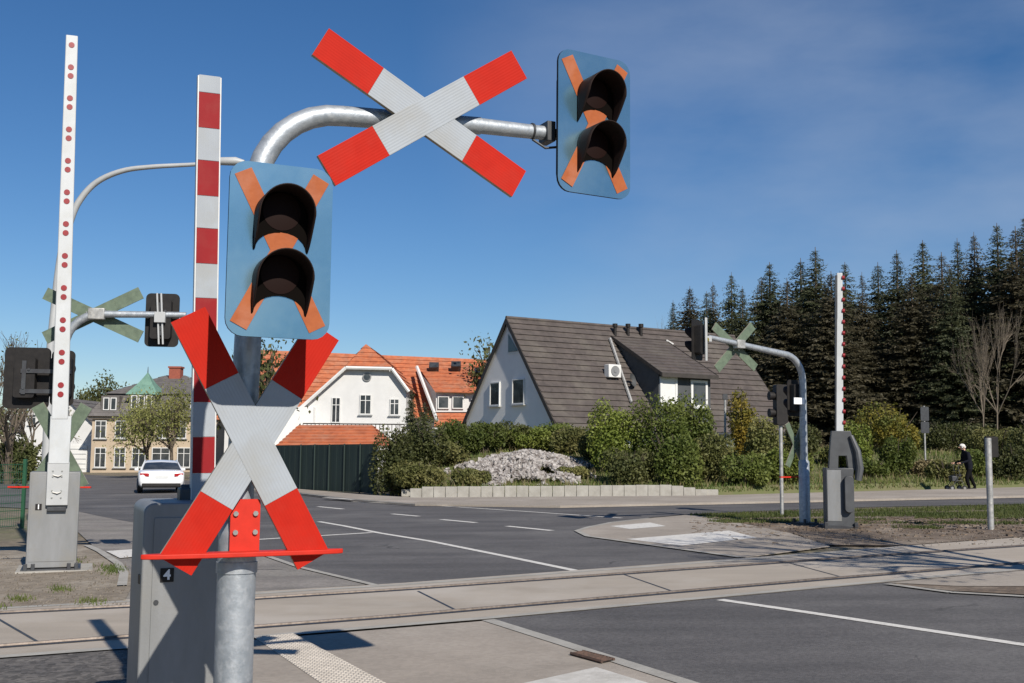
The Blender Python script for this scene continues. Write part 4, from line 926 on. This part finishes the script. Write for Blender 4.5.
B=[ # u,vbase,vtop,width,Y,mat,label
(392,490,432,44,41.5,'leaf_dark','dark loose bush next to the green screen fence'),
(425,488,424,56,43.5,'leaf_dark','broad dark bush between the fence bush and the rubble heap'),
(418,490,462,60,40.8,'leaf_olive','low olive undergrowth at the left end of the retaining wall'),
(462,470,424,60,47,'leaf','green hedge bush under the left eave of the grey house'),
(505,465,426,60,48,'leaf_dark','dark hedge bush under the left gable windows'),
(548,465,428,60,48,'leaf','green hedge bush under the right gable window'),
(585,465,432,44,47,'leaf_olive','olive hedge bush just left of the tall green shrubs'),
(612,486,410,62,43,'leaf_bright','tall bright green shrub below the air conditioner'),
(655,487,404,64,42.5,'leaf','tallest green shrub in front of the dormer'),
(628,488,452,66,40.5,'leaf_dark','dark low shrub right of the rubble heap'),
(690,487,408,52,43.5,'leaf','green shrub under the white dormer window'),
(672,488,440,60,40.4,'leaf','leafy low shrub above the right end of the retaining wall'),
(741,470,400,38,46,'leaf_ochre','yellow-brown shrub right of the dormer'),
(712,487,440,44,41,'leaf_olive','olive shrub behind the thin pale post'),
(765,484,428,52,43,'leaf_olive','olive shrub between thin pale post and black signal post'),
(745,486,458,56,40.5,'leaf','low green bush at the foot of the ochre shrub'),
(800,480,424,54,46,'leaf_dark','dark shrub behind the right-hand mast'),
(893,462,408,70,50,'leaf_yellow','wide yellow flowering forsythia right of the right barrier'),
(858,474,430,36,45,'leaf_bright','round bright green bush right beside the right barrier'),
(897,474,440,38,45,'leaf','small round green bush below the yellow forsythia'),
(928,486,462,34,45.5,'drygrass','dry brownish bush behind the two-plate sign post'),
(950,470,425,60,54,'leaf_dark','dark undergrowth bush behind the walking person'),
(1000,475,428,70,52,'leaf_olive','olive bush at the right edge behind the grey post'),
(1045,478,425,70,50,'leaf_dark','dark bush cut by the right edge of the picture'),
(975,484,452,52,46,'leaf','low green bush just behind the head of the walking person'),
(1015,486,448,50,45.5,'leaf_dark','dark low bush right of the grey post with the box'),
(915,470,430,50,56,'leaf_dark','dark bush between the forsythia and the sign post'),
(945,486,462,36,44,'leaf_olive','small olive bush between the sign post and the walking person'),
(838,484,446,40,46,'leaf_olive','olive bush hidden behind the right barrier cabinet'),
(572,486,466,36,42,'leaf_olive','weedy olive clump at the right foot of the rubble heap'),
(470,490,470,40,40.6,'leaf_olive','weedy clump at the left foot of the rubble heap'),
(440,480,444,54,44.5,'leaf_olive','olive bush at the upper left edge of the rubble heap'),
(484,462,428,50,46.6,'leaf','fresh green hedge bush left of the gable windows'),
(567,464,430,48,46.2,'leaf_olive','olive green hedge bush under the right corner of the gable'),
(598,478,436,46,44.2,'leaf_dark','dark shrub at the right shoulder of the rubble heap'),
(785,486,452,50,41.5,'leaf_bright','bright low bush left of the right-hand mast'),
(870,484,460,44,44,'leaf','low green weeds bush right of the right barrier'),
(528,466,430,50,47.5,'leaf_bright','bright hedge bush between the two gable windows'),
(640,420,418,10,50,'leaf','x'),
]
for k,(u,vb_,vt,wpx,Y,m,lab) in enumerate(B[:-1]):
    bush(u,vb_,vt,wpx,Y,m,lab,100+k,n=int(2200+wpx*62),ls=.058 if 'dry' not in m else .07,lob=11)
# conical conifer by white house
def broadleaf(name,lab,p,h,cr,m,seed,n=3000,ls=.12,trunk_r=.12,bare=.0,cz=.62,cat='tree',group=None,bark='bark',depth=4,spread=.55,leafspread=.35,wf=None):
    rnd.seed(seed); t=thing(name,lab,cat,p,0,group); tr=MB(); tips=[]
    def grow(a,d,l,r,dep):
        mid=a+d*l*.5+rv(l*.05); e=a+d*l+rv(l*.06); tr.tube([a,mid,e],[r,r*.85,r*.68],6 if dep>1 else 4,caps=False)
        if dep<=2: tips.append(e); tips.append(mid)
        if dep==0: return
        for _ in range(3 if dep>1 else 4):
            nd=(d+rv(spread*1.35)+V((0,0,.12))).normalized(); grow(e if rnd.random()<.6 else mid,nd,l*rnd.uniform(.62,.82),r*rnd.uniform(.5,.66),dep-1)
    th=h*(1-cz); tr.tube([(0,0,-.3),(rnd.uniform(-.1,.1),0,th*.5),(0,0,th)],[trunk_r*1.2,trunk_r,trunk_r*.9],8)
    for k in range(5):
        a=2*PI*k/5+rnd.uniform(-.4,.4); el=rnd.uniform(.5,1.3) if k else 1.5
        d=V((math.cos(a)*math.cos(el),math.sin(a)*math.cos(el),math.sin(el)))
        grow(V((0,0,th*rnd.uniform(.8,1))),d,h*cz*.34,trunk_r*.6,depth-1)
    tr.build('trunk',bark,t); zz=max(q.z for q in tips); t.scale=(1,1,h/zz) if wf is None else (wf*h/zz,wf*h/zz,h/zz)
    if n:
        mx_=max(math.hypot(q.x,q.y) for q in tips); mz=max(q.z for q in tips); mb=MB()
        for k in range(n):
            q=tips[rnd.randrange(len(tips))]+rv(leafspread*cr*.5); leaf(mb,q,ls*rnd.uniform(.6,1.4))
        mb.build('crown',m,t,smooth=False)
    return t
def place_tree(u,vb_,Y,vt): 
    p=at(u,vb_,Y); p.z=gz(p.x) ; return p, at(u,vt,Y).z-p.z
# street trees before villa
for u,vt,Y,lab,sd in((146,392,72,'thin young street tree leafing out left of the white car, before the villa',5),(170,386,70,'young street tree with pale new leaves directly above the white car',6)):
    p,h=place_tree(u,478,Y,vt); broadleaf('street_tree',lab,p,h*.95,2.0,'leaf_fresh',sd,n=4200,ls=.065,trunk_r=.12,cz=.70,leafspread=1.0,group='young trees before the villa',spread=.7)
for u,vt,Y,lab,sd,m,n in((96,377,120,'dark rounded evergreen behind the beige villa',11,'leaf_dark',6000),(262,342,66,'leafy tree behind the near red-tipped cross',12,'leaf_dark',1500),(504,338,84,'tree crown peeking out left of the grey gable',13,'leaf_dark',1800)):
    p,h=place_tree(u,470,Y,vt); broadleaf('leafy_tree',lab,p,h*.97,3.0,m,sd,n=n,ls=.16,trunk_r=.2,cz=.75,leafspread=.9,wf=.8)
for u,vt,Y,lab,sd in((8,315,60,'bare grey tree at the left edge behind the black signal head',21),(30,372,80,'bare tree between the left street lamp and the villa',22),(70,380,130,'thin bare tree left of the dark evergreen',23)):
    p,h=place_tree(u,470,Y,vt); broadleaf('bare_tree',lab,p,h*.9,2.5,'leaf_olive',sd,n=250,ls=.08,trunk_r=.16,cz=.75,depth=5)
# larches at right
for u,vt,Y,lab,sd in((984,292,62,'bare pale-stemmed tree in front of the spruces at right, left one of two',31),(998,285,63,'bare pale-stemmed tree in front of the spruces at right, right one of two',32),(660,300,90,'thin grey bare tree at the left end of the spruces',33)):
    p=at(u,430,Y); p.z=bank_h(p.x,Y); h=at(u,vt,Y).z-p.z
    broadleaf('bare_tree',lab,p,h*.9,2.5,'leaf_olive',sd,n=0,trunk_r=.10,cz=.72,depth=5,bark='bark_pale',spread=.42,wf=.42)
# shading tree out of frame
p=V((9.3,10.9,0)); p.z=gz(p.x); broadleaf('bare_tree','bare tree beyond the right edge whose shadow falls on the crossing',p,8.6,3.0,'leaf_olive',41,n=1500,ls=.05,trunk_r=.16,cz=.62,depth=5,spread=.6,wf=.75)
# spruces
def spruce_mesh(seed,Hh=14,sparse=1.0):
    rnd.seed(seed); mb=MB(); z=Hh*.06
    w0=[rnd.uniform(.7,1.25) for _ in range(12)]; wob=[w0[int(i/3.7)]*(1-(i/3.7)%1)+w0[int(i/3.7)+1]*((i/3.7)%1) for i in range(40)]
    while z<Hh*.985:
        t=z/Hh; rr=(1-t)**.72*Hh*.205*wob[int(t*39)]*min(1,(1-t)*9+.25)+.05; nb=int(rnd.uniform(8,12)*(1 if t<.85 else .75)); a0=rnd.uniform(0,6.28)
        for k in range(nb):
            if rnd.random()>sparse: continue
            a=a0+2*PI*k/nb+rnd.uniform(-.3,.3); L_=rr*rnd.uniform(.6,1.15); dr=V((math.cos(a),math.sin(a),0)); ndt=max(3,int(L_/.19)); zo=z+rnd.uniform(-.8,.5)*(1.1-t); dp_=-rnd.uniform(.25,.62)+.5*max(0,t-.8); sd=V((-dr.y,dr.x,0))
            for j in range(ndt):
                s=(j+.6)/ndt; c=V((0,0,zo))+dr*L_*s+V((0,0,dp_*L_*s*(1-.5*s)))
                wl_=(.30*(1.15-s)*min(1.2,L_)+.16)*(1.12-.7*t)
                for q in range(4):
                    dv=(sd*rnd.uniform(-1,1)+dr*rnd.uniform(.1,.9)+V((0,0,rnd.uniform(-.9,.25)))).normalized(); ln=wl_*rnd.uniform(.7,1.3)
                    nn=dv.cross(rv(1)).normalized()*ln*.20; o=len(mb.v); c2=c+rv(.07)
                    mb.v+=[tuple(c2),tuple(c2+dv*ln*.5+nn),tuple(c2+dv*ln),tuple(c2+dv*ln*.5-nn)]; mb.f.append((o,o+1,o+2,o+3)); mb.m.append(0)
                if rnd.random()<.55: leaf(mb,c+rv(.12)+V((0,0,-.10)),.11*(1.1-t*.7),.4)
        z+=rnd.uniform(.20,.32)*(1-.35*t)
    tr=MB(); tr.tube([(0,0,-.5),(0,0,Hh*.5),(0,0,Hh)],[.2,.12,.012],7)
    tr2=mb
    return tr,mb
protos=[]
ords=['first','second','third','fourth','fifth','sixth','seventh','eighth','ninth','tenth','eleventh','twelfth','thirteenth','fourteenth','fifteenth','sixteenth','seventeenth','eighteenth','nineteenth','twentieth','twenty-first','twenty-second','twenty-third','twenty-fourth','twenty-fifth','twenty-sixth']
SP=[(676,300,92),(692,286,86),(706,291,80),(718,282,84),(734,272,78),(748,283,74),(760,277,80),(776,262,76),(790,275,70),(801,258,78),(818,247,72),(833,268,68),(852,262,76),(868,272,70),(884,262,76),(899,250,72),(914,262,68),(928,240,74),(943,252,70),(955,262,66),(967,238,74),(983,232,70),(1001,220,68),(1019,226,66),(1034,214,72),(1052,230,68)]
for k,(u,vt,Y) in enumerate(SP):
    u+=rnd.uniform(-5,5); vt+=rnd.choice((-4,0,0,3,12)) if k%3 else 0
    p=at(u,430,Y); p.z=bank_h(p.x,min(Y,100)); h=at(u,vt,Y).z-p.z
    lab='dark spruce, %s from the left end of the forest edge'%ords[k]
    vi=k%5
    if k<5:
        tr,mb=spruce_mesh(50+k,14,.93 if k!=3 else .8)
        o=thing('spruce_tree',lab,'spruce tree',p,0,'spruces at the forest edge')
        a=tr.build('trunk','bark',o); b=mb.build('crown','spruce_b' if k in(1,3) else 'spruce',o,smooth=False); protos.append(o)
    else:
        o=copy_tree(protos[vi]); o['label']=lab; o.location=p
    o.rotation_euler=(0,0,rnd.uniform(0,6.28)); s=h/14; wv_=1.42+rnd.uniform(-.3,.42); o.scale=(s*wv_,s*wv_,s)
# narrow conifer next to white house
p=at(411,440,66); p.z=1.0; h=at(411,388,66).z-p.z
tr,mb=spruce_mesh(77,5.0,1); o=thing('conifer','slender dark conifer against the right edge of the white house','conifer',p); tr.build('trunk','bark',o); mb.build('crown','spruce',o,smooth=False); o.scale=(.85,.85,h/5)
p=at(424,440,64); p.z=1.0; h=at(424,402,64).z-p.z
o2=copy_tree(o); o2['label']='shorter dark conifer before the orange roof, right of the white house'; o2.location=p; o2.scale=(1.0,1.0,h/5)
# backing wood far behind, reads as one mass
mb=MB(); rnd.seed(9)
for k in range(9000):
    x=rnd.uniform(14,75); y=rnd.uniform(84,96); z=gz(x)+1+rnd.uniform(0,1)**1.1*(8.0+2*math.sin(x*.6)); leaf(mb,V((x,y,z)),rnd.uniform(.35,.8),.5)
tag(mb.build('distant_wood','spruce',smooth=False),'dark depths of the wood behind the spruce row','wood',kind='stuff')
mb=MB()
for k in range(5000):
    x=rnd.uniform(-95,-42); y=rnd.uniform(120,132); z=gz(x)+rnd.uniform(0,1)*(5+2*math.sin(x*.4)); leaf(mb,V((x,y,z)),rnd.uniform(.3,.7),.5)
tag(mb.build('distant_hedge','leaf_dark',smooth=False),'far dark hedge and trees beyond the left-hand houses','hedge',kind='stuff')
# hedge at left behind fence
bush(10,480,436,60,60,'leaf_dark','dark hedge bush behind the wire fence at the left edge',301,n=2500,ls=.1)
bush(24,478,445,24,52,'leaf_dark','narrow dark bush in front of the white cottage',302,n=1500,ls=.08)
# grass stuff
def grass(name,lab,pts_fn,n,hmin,hmax,m,seed,wd=.012):
    rnd.seed(seed); mb=MB()
    for k in range(n):
        r=pts_fn()
        if r is None: continue
        p=r; h=rnd.uniform(hmin,hmax); a=rnd.uniform(0,PI); d=V((math.cos(a),math.sin(a),0))*wd; e=V((rnd.uniform(-.5,.5)*h,rnd.uniform(-.5,.5)*h,h)); o=len(mb.v)
        mb.v+=[tuple(p-d),tuple(p+d),tuple(p+e)]; mb.f.append((o,o+1,o+2)); mb.m.append(0)
    return tag(mb.build(name,m,smooth=False),lab,'grass',kind='stuff')
from mathutils import noise as NZ
def verge_pt():
    u=rnd.uniform(690,1060); 
    v=rnd.uniform(505,530); lo=514.5+(u-690)*-.030
    if v<lo+.6: return None
    p=G(u,v,.0)
    if NZ.noise(V((p.x*.6,p.y*.9,0)))<(v-514)*.045-.30: return None
    if u<790 and v>515+(u-690)*.12+5: return None
    return p
grass('verge_grass','short patchy green grass on the dirt verge by the right barrier',verge_pt,60000,.02,.10,'grass_verge',61,.012)
def bank_pt():
    x=rnd.uniform(-5,40); d=rnd.uniform(0,1)**1.4*11; y=edge_y(x)+.25+d
    return V((x,y,bank_h(x,y)))
grass('bank_grass','rough grass and weeds covering the bank behind the road',bank_pt,46000,.06,.24,'grass',62,.026)
grass('dry_bank_grass','dry pale grass tufts on the bank',bank_pt,9000,.1,.4,'drygrass',63,.02)
def tuft():
    c=[(70,561),(108,568),(112,572),(62,590),(20,600),(118,570),(-8,608),(90,602)][rnd.randrange(8)]
    p=G(c[0]+rnd.gauss(0,7),c[1]+rnd.gauss(0,1.5),.01); return p
grass('weed_tufts','small weeds growing in the dirt around the left barrier and the pavement joints',tuft,900,.02,.07,'grass',64,.008)
# rubble
rnd.seed(70); mb=MB()
ico=[V(p).normalized() for p in((1,1,1),(-1,1,1),(1,-1,1),(-1,-1,1),(1,1,-1),(-1,1,-1),(1,-1,-1),(-1,-1,-1))]
fc=[(0,1,3,2),(4,6,7,5),(0,2,6,4),(1,5,7,3),(0,4,5,1),(2,3,7,6)]
cxr=at(522,470,43).x
for k in range(4200):
    a=rnd.uniform(0,2*PI); r=math.sqrt(rnd.random()); x=cxr+math.cos(a)*r*3.05; y=43+math.sin(a)*r*2.9
    nz_=NZ.noise(V((x*.9,y*.9,3))); r2=r*(1+.35*nz_)
    if NZ.noise(V((x*1.1,y*1.1,9)))-.9*(r-.45)<-.32: continue
    z=bank_h(x,y)+max(0,1-r2**1.6)*.62+.22*nz_+rnd.uniform(-.05,.05); s=rnd.uniform(.04,.14); c=V((x,y,z)); q=M.Rotation(rnd.uniform(0,6),3,rv(1).normalized())
    sc3=V((rnd.uniform(.7,1.3),rnd.uniform(.7,1.3),rnd.uniform(.5,1))); vs_=[c+q@(V((p.x*sc3.x,p.y*sc3.y,p.z*sc3.z))*s*rnd.uniform(.8,1.15)) for p in ico]; mb.add(vs_,fc)
tag(mb.build('rubble_heap','stone',smooth=False),'heap of pale broken stones on the bank above the retaining wall','rubble',kind='stuff')
# gravel / litter around
rnd.seed(71); mb=MB()
for k in range(1600):
    if rnd.random()<.5: u,v=rnd.uniform(-10,128),rnd.uniform(556,606)
    else: u,v=rnd.uniform(760,1040),rnd.uniform(515,545)
    c=G(u,v,.02); s=rnd.uniform(.004,.016); mb.add([c+p*s*rnd.uniform(.6,1.2) for p in ico],fc)
tag(mb.build('gravel','pebble',smooth=False),'loose small stones scattered on the dirt verges','gravel',kind='stuff')
rnd.seed(72); mb=MB()
for k in range(1500):
    u,v=rnd.uniform(690,1060),518+abs(rnd.gauss(0,9))
    if v>545 or v<514.5: continue
    c=G(u,v,.01); s_=rnd.uniform(.015,.06)*(1.6 if rnd.random()<.05 else 1); mb.add([c+V((p.x,p.y,p.z*.5))*s_*rnd.uniform(.6,1.3) for p in ico],fc)
for k in range(160):
    u,v=rnd.uniform(700,1060),518+abs(rnd.gauss(0,8))
    if v>545: continue
    c=G(u,v,.03); d_=rv(.35); d_.z*=.12; mb.tube([c,c+d_*.5+rv(.03),c+d_],[.010,.008,.003],4)
tag(mb.build('soil_clods','dirt',smooth=False),'brown soil clods and twigs on the bare verge round the right barrier','soil',kind='stuff')
# ------------------------------------------------------------------ wire fence left
p0=G(-60,535);p1=G(22,528)
wf=thing('wire_fence','green wire mesh fence at the far left edge','fence',(p1.x,p1.y,gz(p1.x)))
hz=armpt(wf,21,459).z; mb=MB(); mb.box((0,0,hz/2),(.07,.07,hz)); mb.build('post','green_metal',wf)
a=V((0,0,0)); b=V((p0.x,p0.y,p0.z))-wf.location; Ld=(b-a).length
mb=MB()
for k in range(int(Ld/.06)): q=a.lerp(b,k*.06/Ld); mb.tube([q+V((0,0,.05)),q+V((0,0,hz-.1))],.004,4)
for k in range(9): z=.06+k*(hz-.18)/8; mb.tube([a+V((0,0,z)),b+V((0,0,z))],.007,4)
mb.build('mesh_panel','green_metal',wf)
mb=MB(); q=a.lerp(b,.95); mb.box(q+V((0,0,hz/2)),(.07,.07,hz)); mb.build('post','green_metal',wf)
# pale post left
p=G(8,474); t=thing('marker_post','pale thin post beside the white cottage at the left edge','post',p); zt=armpt(t,8,415).z; mb=MB(); mb.tube([(0,0,0),(0,0,zt)],.09,8); mb.box((0,0,zt),(.5,.3,.2)); mb.build('post','cabinet_light',t)
# ------------------------------------------------------------------ car
p=G(161,493.5); car=thing('parked_car','white saloon car seen from behind on the road to the villa','car',(p.x,p.y,gz(p.x)),R(19)); car.scale=(1.0,1.0,.93)
# local: +y forward, rear bumper at y=0
st=[ # y, halfwidth, zbottom, zbelt(shoulder), ztop of body
(0.0,.78,.42,.72,.78),(.06,.86,.30,.82,.95),(.35,.90,.26,.90,1.02),(.9,.905,.22,.92,1.03),(1.6,.90,.20,.93,1.0),(2.6,.90,.20,.92,.98),(3.4,.90,.20,.86,.95),(4.0,.88,.22,.76,.86),(4.45,.80,.28,.62,.72),(4.6,.66,.36,.52,.58)]
mb=MB(); prof=[]
for (y,hw,zb_,zs_,zt_) in st:
    half=[(0,zb_),(hw*.86,zb_),(hw*.97,zb_+.10),(hw,(zb_+zs_)/2),(hw*.985,zs_),(hw*.90,zt_-.02),(hw*.6,zt_),(0,zt_+.01)]
    full=half+[(-a,b) for a,b in reversed(half[1:-1])]; prof.append([(a,y,b) for a,b in full])
n=len(prof[0]); vs_=[p for r in prof for p in r]; fs=[]
for i in range(len(prof)-1):
    for k in range(n): fs.append((i*n+k,(i+1)*n+k,(i+1)*n+(k+1)%n,i*n+(k+1)%n))
fs.append(tuple(range(n))); fs.append(tuple(reversed(range((len(prof)-1)*n,len(prof)*n)))); mb.add(vs_,fs); body=mb.build('body','carwhite',car,ang=50)
# greenhouse
gs=[(.42,.72,.98,.99),(1.15,.66,1.0,1.33),(1.7,.63,1.0,1.42),(2.3,.62,1.0,1.42),(2.7,.64,.98,1.36),(3.5,.72,.94,.95)]
mb=MB(); prof=[]
for (y,hw,zb_,zt_) in gs:
    half=[(.80,zb_-.03),(.80-(.80-hw)*.85,zb_+(zt_-zb_)*.85),(hw*.85,zt_-.01),(0,zt_+.015)]
    full=half+[(-a,b) for a,b in reversed(half[:-1])]; prof.append([(a,y,b) for a,b in full])
n=len(prof[0]); vs_=[p for r in prof for p in r]; fs=[];mi=[]
for i in range(len(prof)-1):
    for k in range(n-1):
        fs.append((i*n+k,(i+1)*n+k,(i+1)*n+k+1,i*n+k+1)); mi.append(1 if (k in(0,n-2) or i in(0,4)) else 0)
mb.add(vs_,fs,mi); mb.build('cabin',['carwhite','glass'],car,ang=40)
mb=MB(); mb.tube([(.8,.4,.98),(.66,1.15,1.32),(.62,1.7,1.41),(.61,2.3,1.41),(.64,2.7,1.36),(.78,3.5,.95)],.028,6); mb.tube([(-.8,.4,.98),(-.66,1.15,1.32),(-.62,1.7,1.41),(-.61,2.3,1.41),(-.64,2.7,1.36),(-.78,3.5,.95)],.028,6)
for s in(-1,1): mb.tube([(s*.80,2.0,.95),(s*.63,1.95,1.40)],.035,6)
mb.build('roof_pillar','carwhite',car)
for s in(-1,1):
    mb=MB(); mb.box((s*.66,.055,.80),(.36,.10,.15),rot=M.Rotation(s*R(14),3,'Z')); mb.build('taillight','taillight',car,bevel=.02)
    mb=MB(); mb.box((s*.96,2.85,.98),(.16,.10,.12)); mb.build('mirror','carwhite',car,bevel=.02)
    for y in(.85,3.7):
        mb=MB(); mb.tube([(s*.70,y,.32),(s*.91,y,.32)],.32,24); wv=mb.build('wheel','tyre',car,bevel=.02); mb=MB(); mb.tube([(s*.91,y,.32),(s*.925,y,.32)],.21,18); mb.build('rim','cabinet',wv)
mb=MB(); mb.box((0,.02,.36),(1.5,.14,.16)); mb.build('rear_bumper_trim','black',car,bevel=.03)
mb=MB(); mb.box((0,-.005,.72),(.50,.02,.11)); mb.build('number_plate','white_edge',car)
mb=MB(); mb.box((0,.45,1.03),(1.35,.02,.02)); mb.tube([(-.55,.0,.31),(-.55,.1,.31)],.04,8); mb.tube([(.55,.0,.31),(.55,.1,.31)],.04,8); mb.build('exhaust','steel_dark',car)
# ------------------------------------------------------------------ person with walker
p=G(970,490.8); ps=thing('person','elderly person in dark jacket and trousers with white hair pushing a walking frame','person',(p.x,p.y,gz(p.x)),0)
# local: facing -x
J={'pel':(0,0,.88,.15,.13),'sp':(-.04,0,1.08,.15,.12),'ch':(-.10,0,1.28,.18,.13),'ne':(-.17,0,1.42,.06,.06),'hd':(-.21,0,1.53,.095,.10),'ht':(-.22,0,1.62,.08,.08),
 'hl':(0,-.09,.82,.10,.10),'kl':(-.14,-.10,.46,.07,.07),'al':(-.06,-.10,.09,.05,.05),'tl':(-.20,-.10,.04,.045,.035),
 'hr':(0,.09,.82,.10,.10),'kr':(.08,.10,.47,.07,.07),'ar':(.22,.10,.12,.05,.05),'tr':(.12,.10,.04,.045,.035),
 'sl':(-.10,-.19,1.33,.075,.075),'el':(-.12,-.25,1.07,.05,.05),'wl':(-.36,-.22,.98,.035,.035),'pl':(-.43,-.21,.97,.04,.025),
 'sr':(-.10,.19,1.33,.075,.075),'er':(-.12,.25,1.07,.05,.05),'wr':(-.36,.22,.98,.035,.035),'pr':(-.43,.21,.97,.04,.025)}
E=[('pel','sp'),('sp','ch'),('ch','ne'),('ne','hd'),('hd','ht'),('pel','hl'),('hl','kl'),('kl','al'),('al','tl'),('pel','hr'),('hr','kr'),('kr','ar'),('ar','tr'),('ch','sl'),('sl','el'),('el','wl'),('wl','pl'),('ch','sr'),('sr','er'),('er','wr'),('wr','pr')]
ks=list(J); me=bpy.data.meshes.new('body'); me.from_pydata([J[k][:3] for k in ks],[(ks.index(a),ks.index(b)) for a,b in E],[])
bo=bpy.data.objects.new('body',me); COL.objects.link(bo)
md=bo.modifiers.new('skin','SKIN')
for i,k in enumerate(ks):
    sv=me.skin_vertices[0].data[i]; sv.radius=J[k][3:5]; sv.use_root=(i==0)
sb=bo.modifiers.new('sub','SUBSURF'); sb.levels=1; sb.render_levels=1
dg=bpy.context.evaluated_depsgraph_get(); m2=bpy.data.meshes.new_from_object(bo.evaluated_get(dg)); COL.objects.unlink(bo); bpy.data.objects.remove(bo)
for a in('jacket','trousers','skin'): m2.materials.append(MT[a])
mb=MB()
mb.v=[tuple(v.co) for v in m2.vertices]; mb.f=[tuple(f.vertices) for f in m2.polygons]
mb.m=[]
for f in m2.polygons:
    c=f.center; mb.m.append(2 if (c.z>1.44 or c.x<-.385) else (0 if c.z>.80 and not(c.z<.86 and abs(c.y)<.2 and False) else 1))
for s in(-1,1):   # fingers curled over the handles, thumb below
    for k in range(4):
        y=s*(.19+.0155*k); ln=(.9,1,1,.8)[k]
        mb.tube([(-.44,y,.985),(-.475,y,.985),(-.488,y,.96),(-.475,y,.942+.004*(1-ln))],[.0095,.009,.0085,.007],6,mi=2)
    mb.tube([(-.42,s*.19,.965),(-.445,s*.178,.95),(-.465,s*.178,.942)],[.011,.010,.008],6,mi=2)
# nose and ears, shoes
mb.tube([(-.30,0,1.55),(-.325,0,1.525)],[.012,.016],6,mi=2)
for s in(-1,1): mb.tube([(-.20,s*.09,1.54),(-.19,s*.105,1.55)],[.022,.02],6,mi=2)
body=mb.build('body',['jacket','trousers','skin'],ps,ang=80)
mb=MB(); rnd.seed(5)
nl=10
for i in range(nl+1):
    th=PI*.62*i/nl
    for k in range(16):
        a=2*PI*k/16; r=.100+rnd.uniform(-.010,.008); x=math.sin(th)*math.cos(a)*r
        xx=-.205+x*1.05; zz=1.56+math.cos(th)*r*1.08
        if x<-.05 and zz<1.60: xx=-.205-.055; 
        mb.v.append((xx,math.sin(th)*math.sin(a)*r,zz))
for i in range(nl):
    for k in range(16): mb.f.append((i*16+k,(i+1)*16+k,(i+1)*16+(k+1)%16,i*16+(k+1)%16)); mb.m.append(0)
mb.build('hair','hair',body)
for s,pt in((-1,(-.14,-.10)),(1,(.15,.10))):
    mb=MB(); mb.tube([(pt[0]+.09,pt[1],.06),(pt[0],pt[1],.055),(pt[0]-.12,pt[1],.045),(pt[0]-.16,pt[1],.04)],[.045,.05,.045,.03],10); mb.build('shoe','tyre',body)
ps.scale=(1.15,1.25,1.04)
wk=thing('walking_frame','dark wheeled walking frame pushed by the elderly person','walking frame',(p.x-.45,p.y,gz(p.x)),0)
mb=MB()
for s in(-1,1):
    y=s*.24
    mb.tube([(.12,y,.955),(-.02,y,.955),(-.06,y,.90),(.02,y,.50),(.16,y,.12)],.014,8); mb.tube([(.0,y,.60),(-.30,y,.12)],.014,8); mb.tube([(-.14,y,.38),(.07,y,.36)],.010,6)
mb.tube([(-.30,-.24,.14),(-.30,.24,.14)],.010,6); mb.tube([(-.05,-.24,.74),(-.05,.24,.74)],.012,6); mb.build('frame','steel_dark',wk)
mb=MB(); mb.box((-.02,0,.58),(.26,.42,.03)); mb.build('seat','black',wk,bevel=.01)
mb=MB(); mb.box((-.17,0,.45),(.20,.36,.20)); mb.build('basket','steel_dark',wk,bevel=.02)
for x in(.16,-.30):
    for s in(-1,1):
        mb=MB(); mb.tube([(x,s*.24-.015,.10),(x,s*.24+.015,.10)],.10,16); w2=mb.build('wheel','tyre',wk); mb=MB(); mb.tube([(x,s*.24-.018,.10),(x,s*.24+.018,.10)],.05,10); mb.build('rim','cabinet',w2)
for s in(-1,1): mb=MB(); mb.tube([(.12,s*.24,.955),(0,s*.24,.955)],.018,8); mb.build('grip','tyre',wk)
sc.render.film_transparent=False
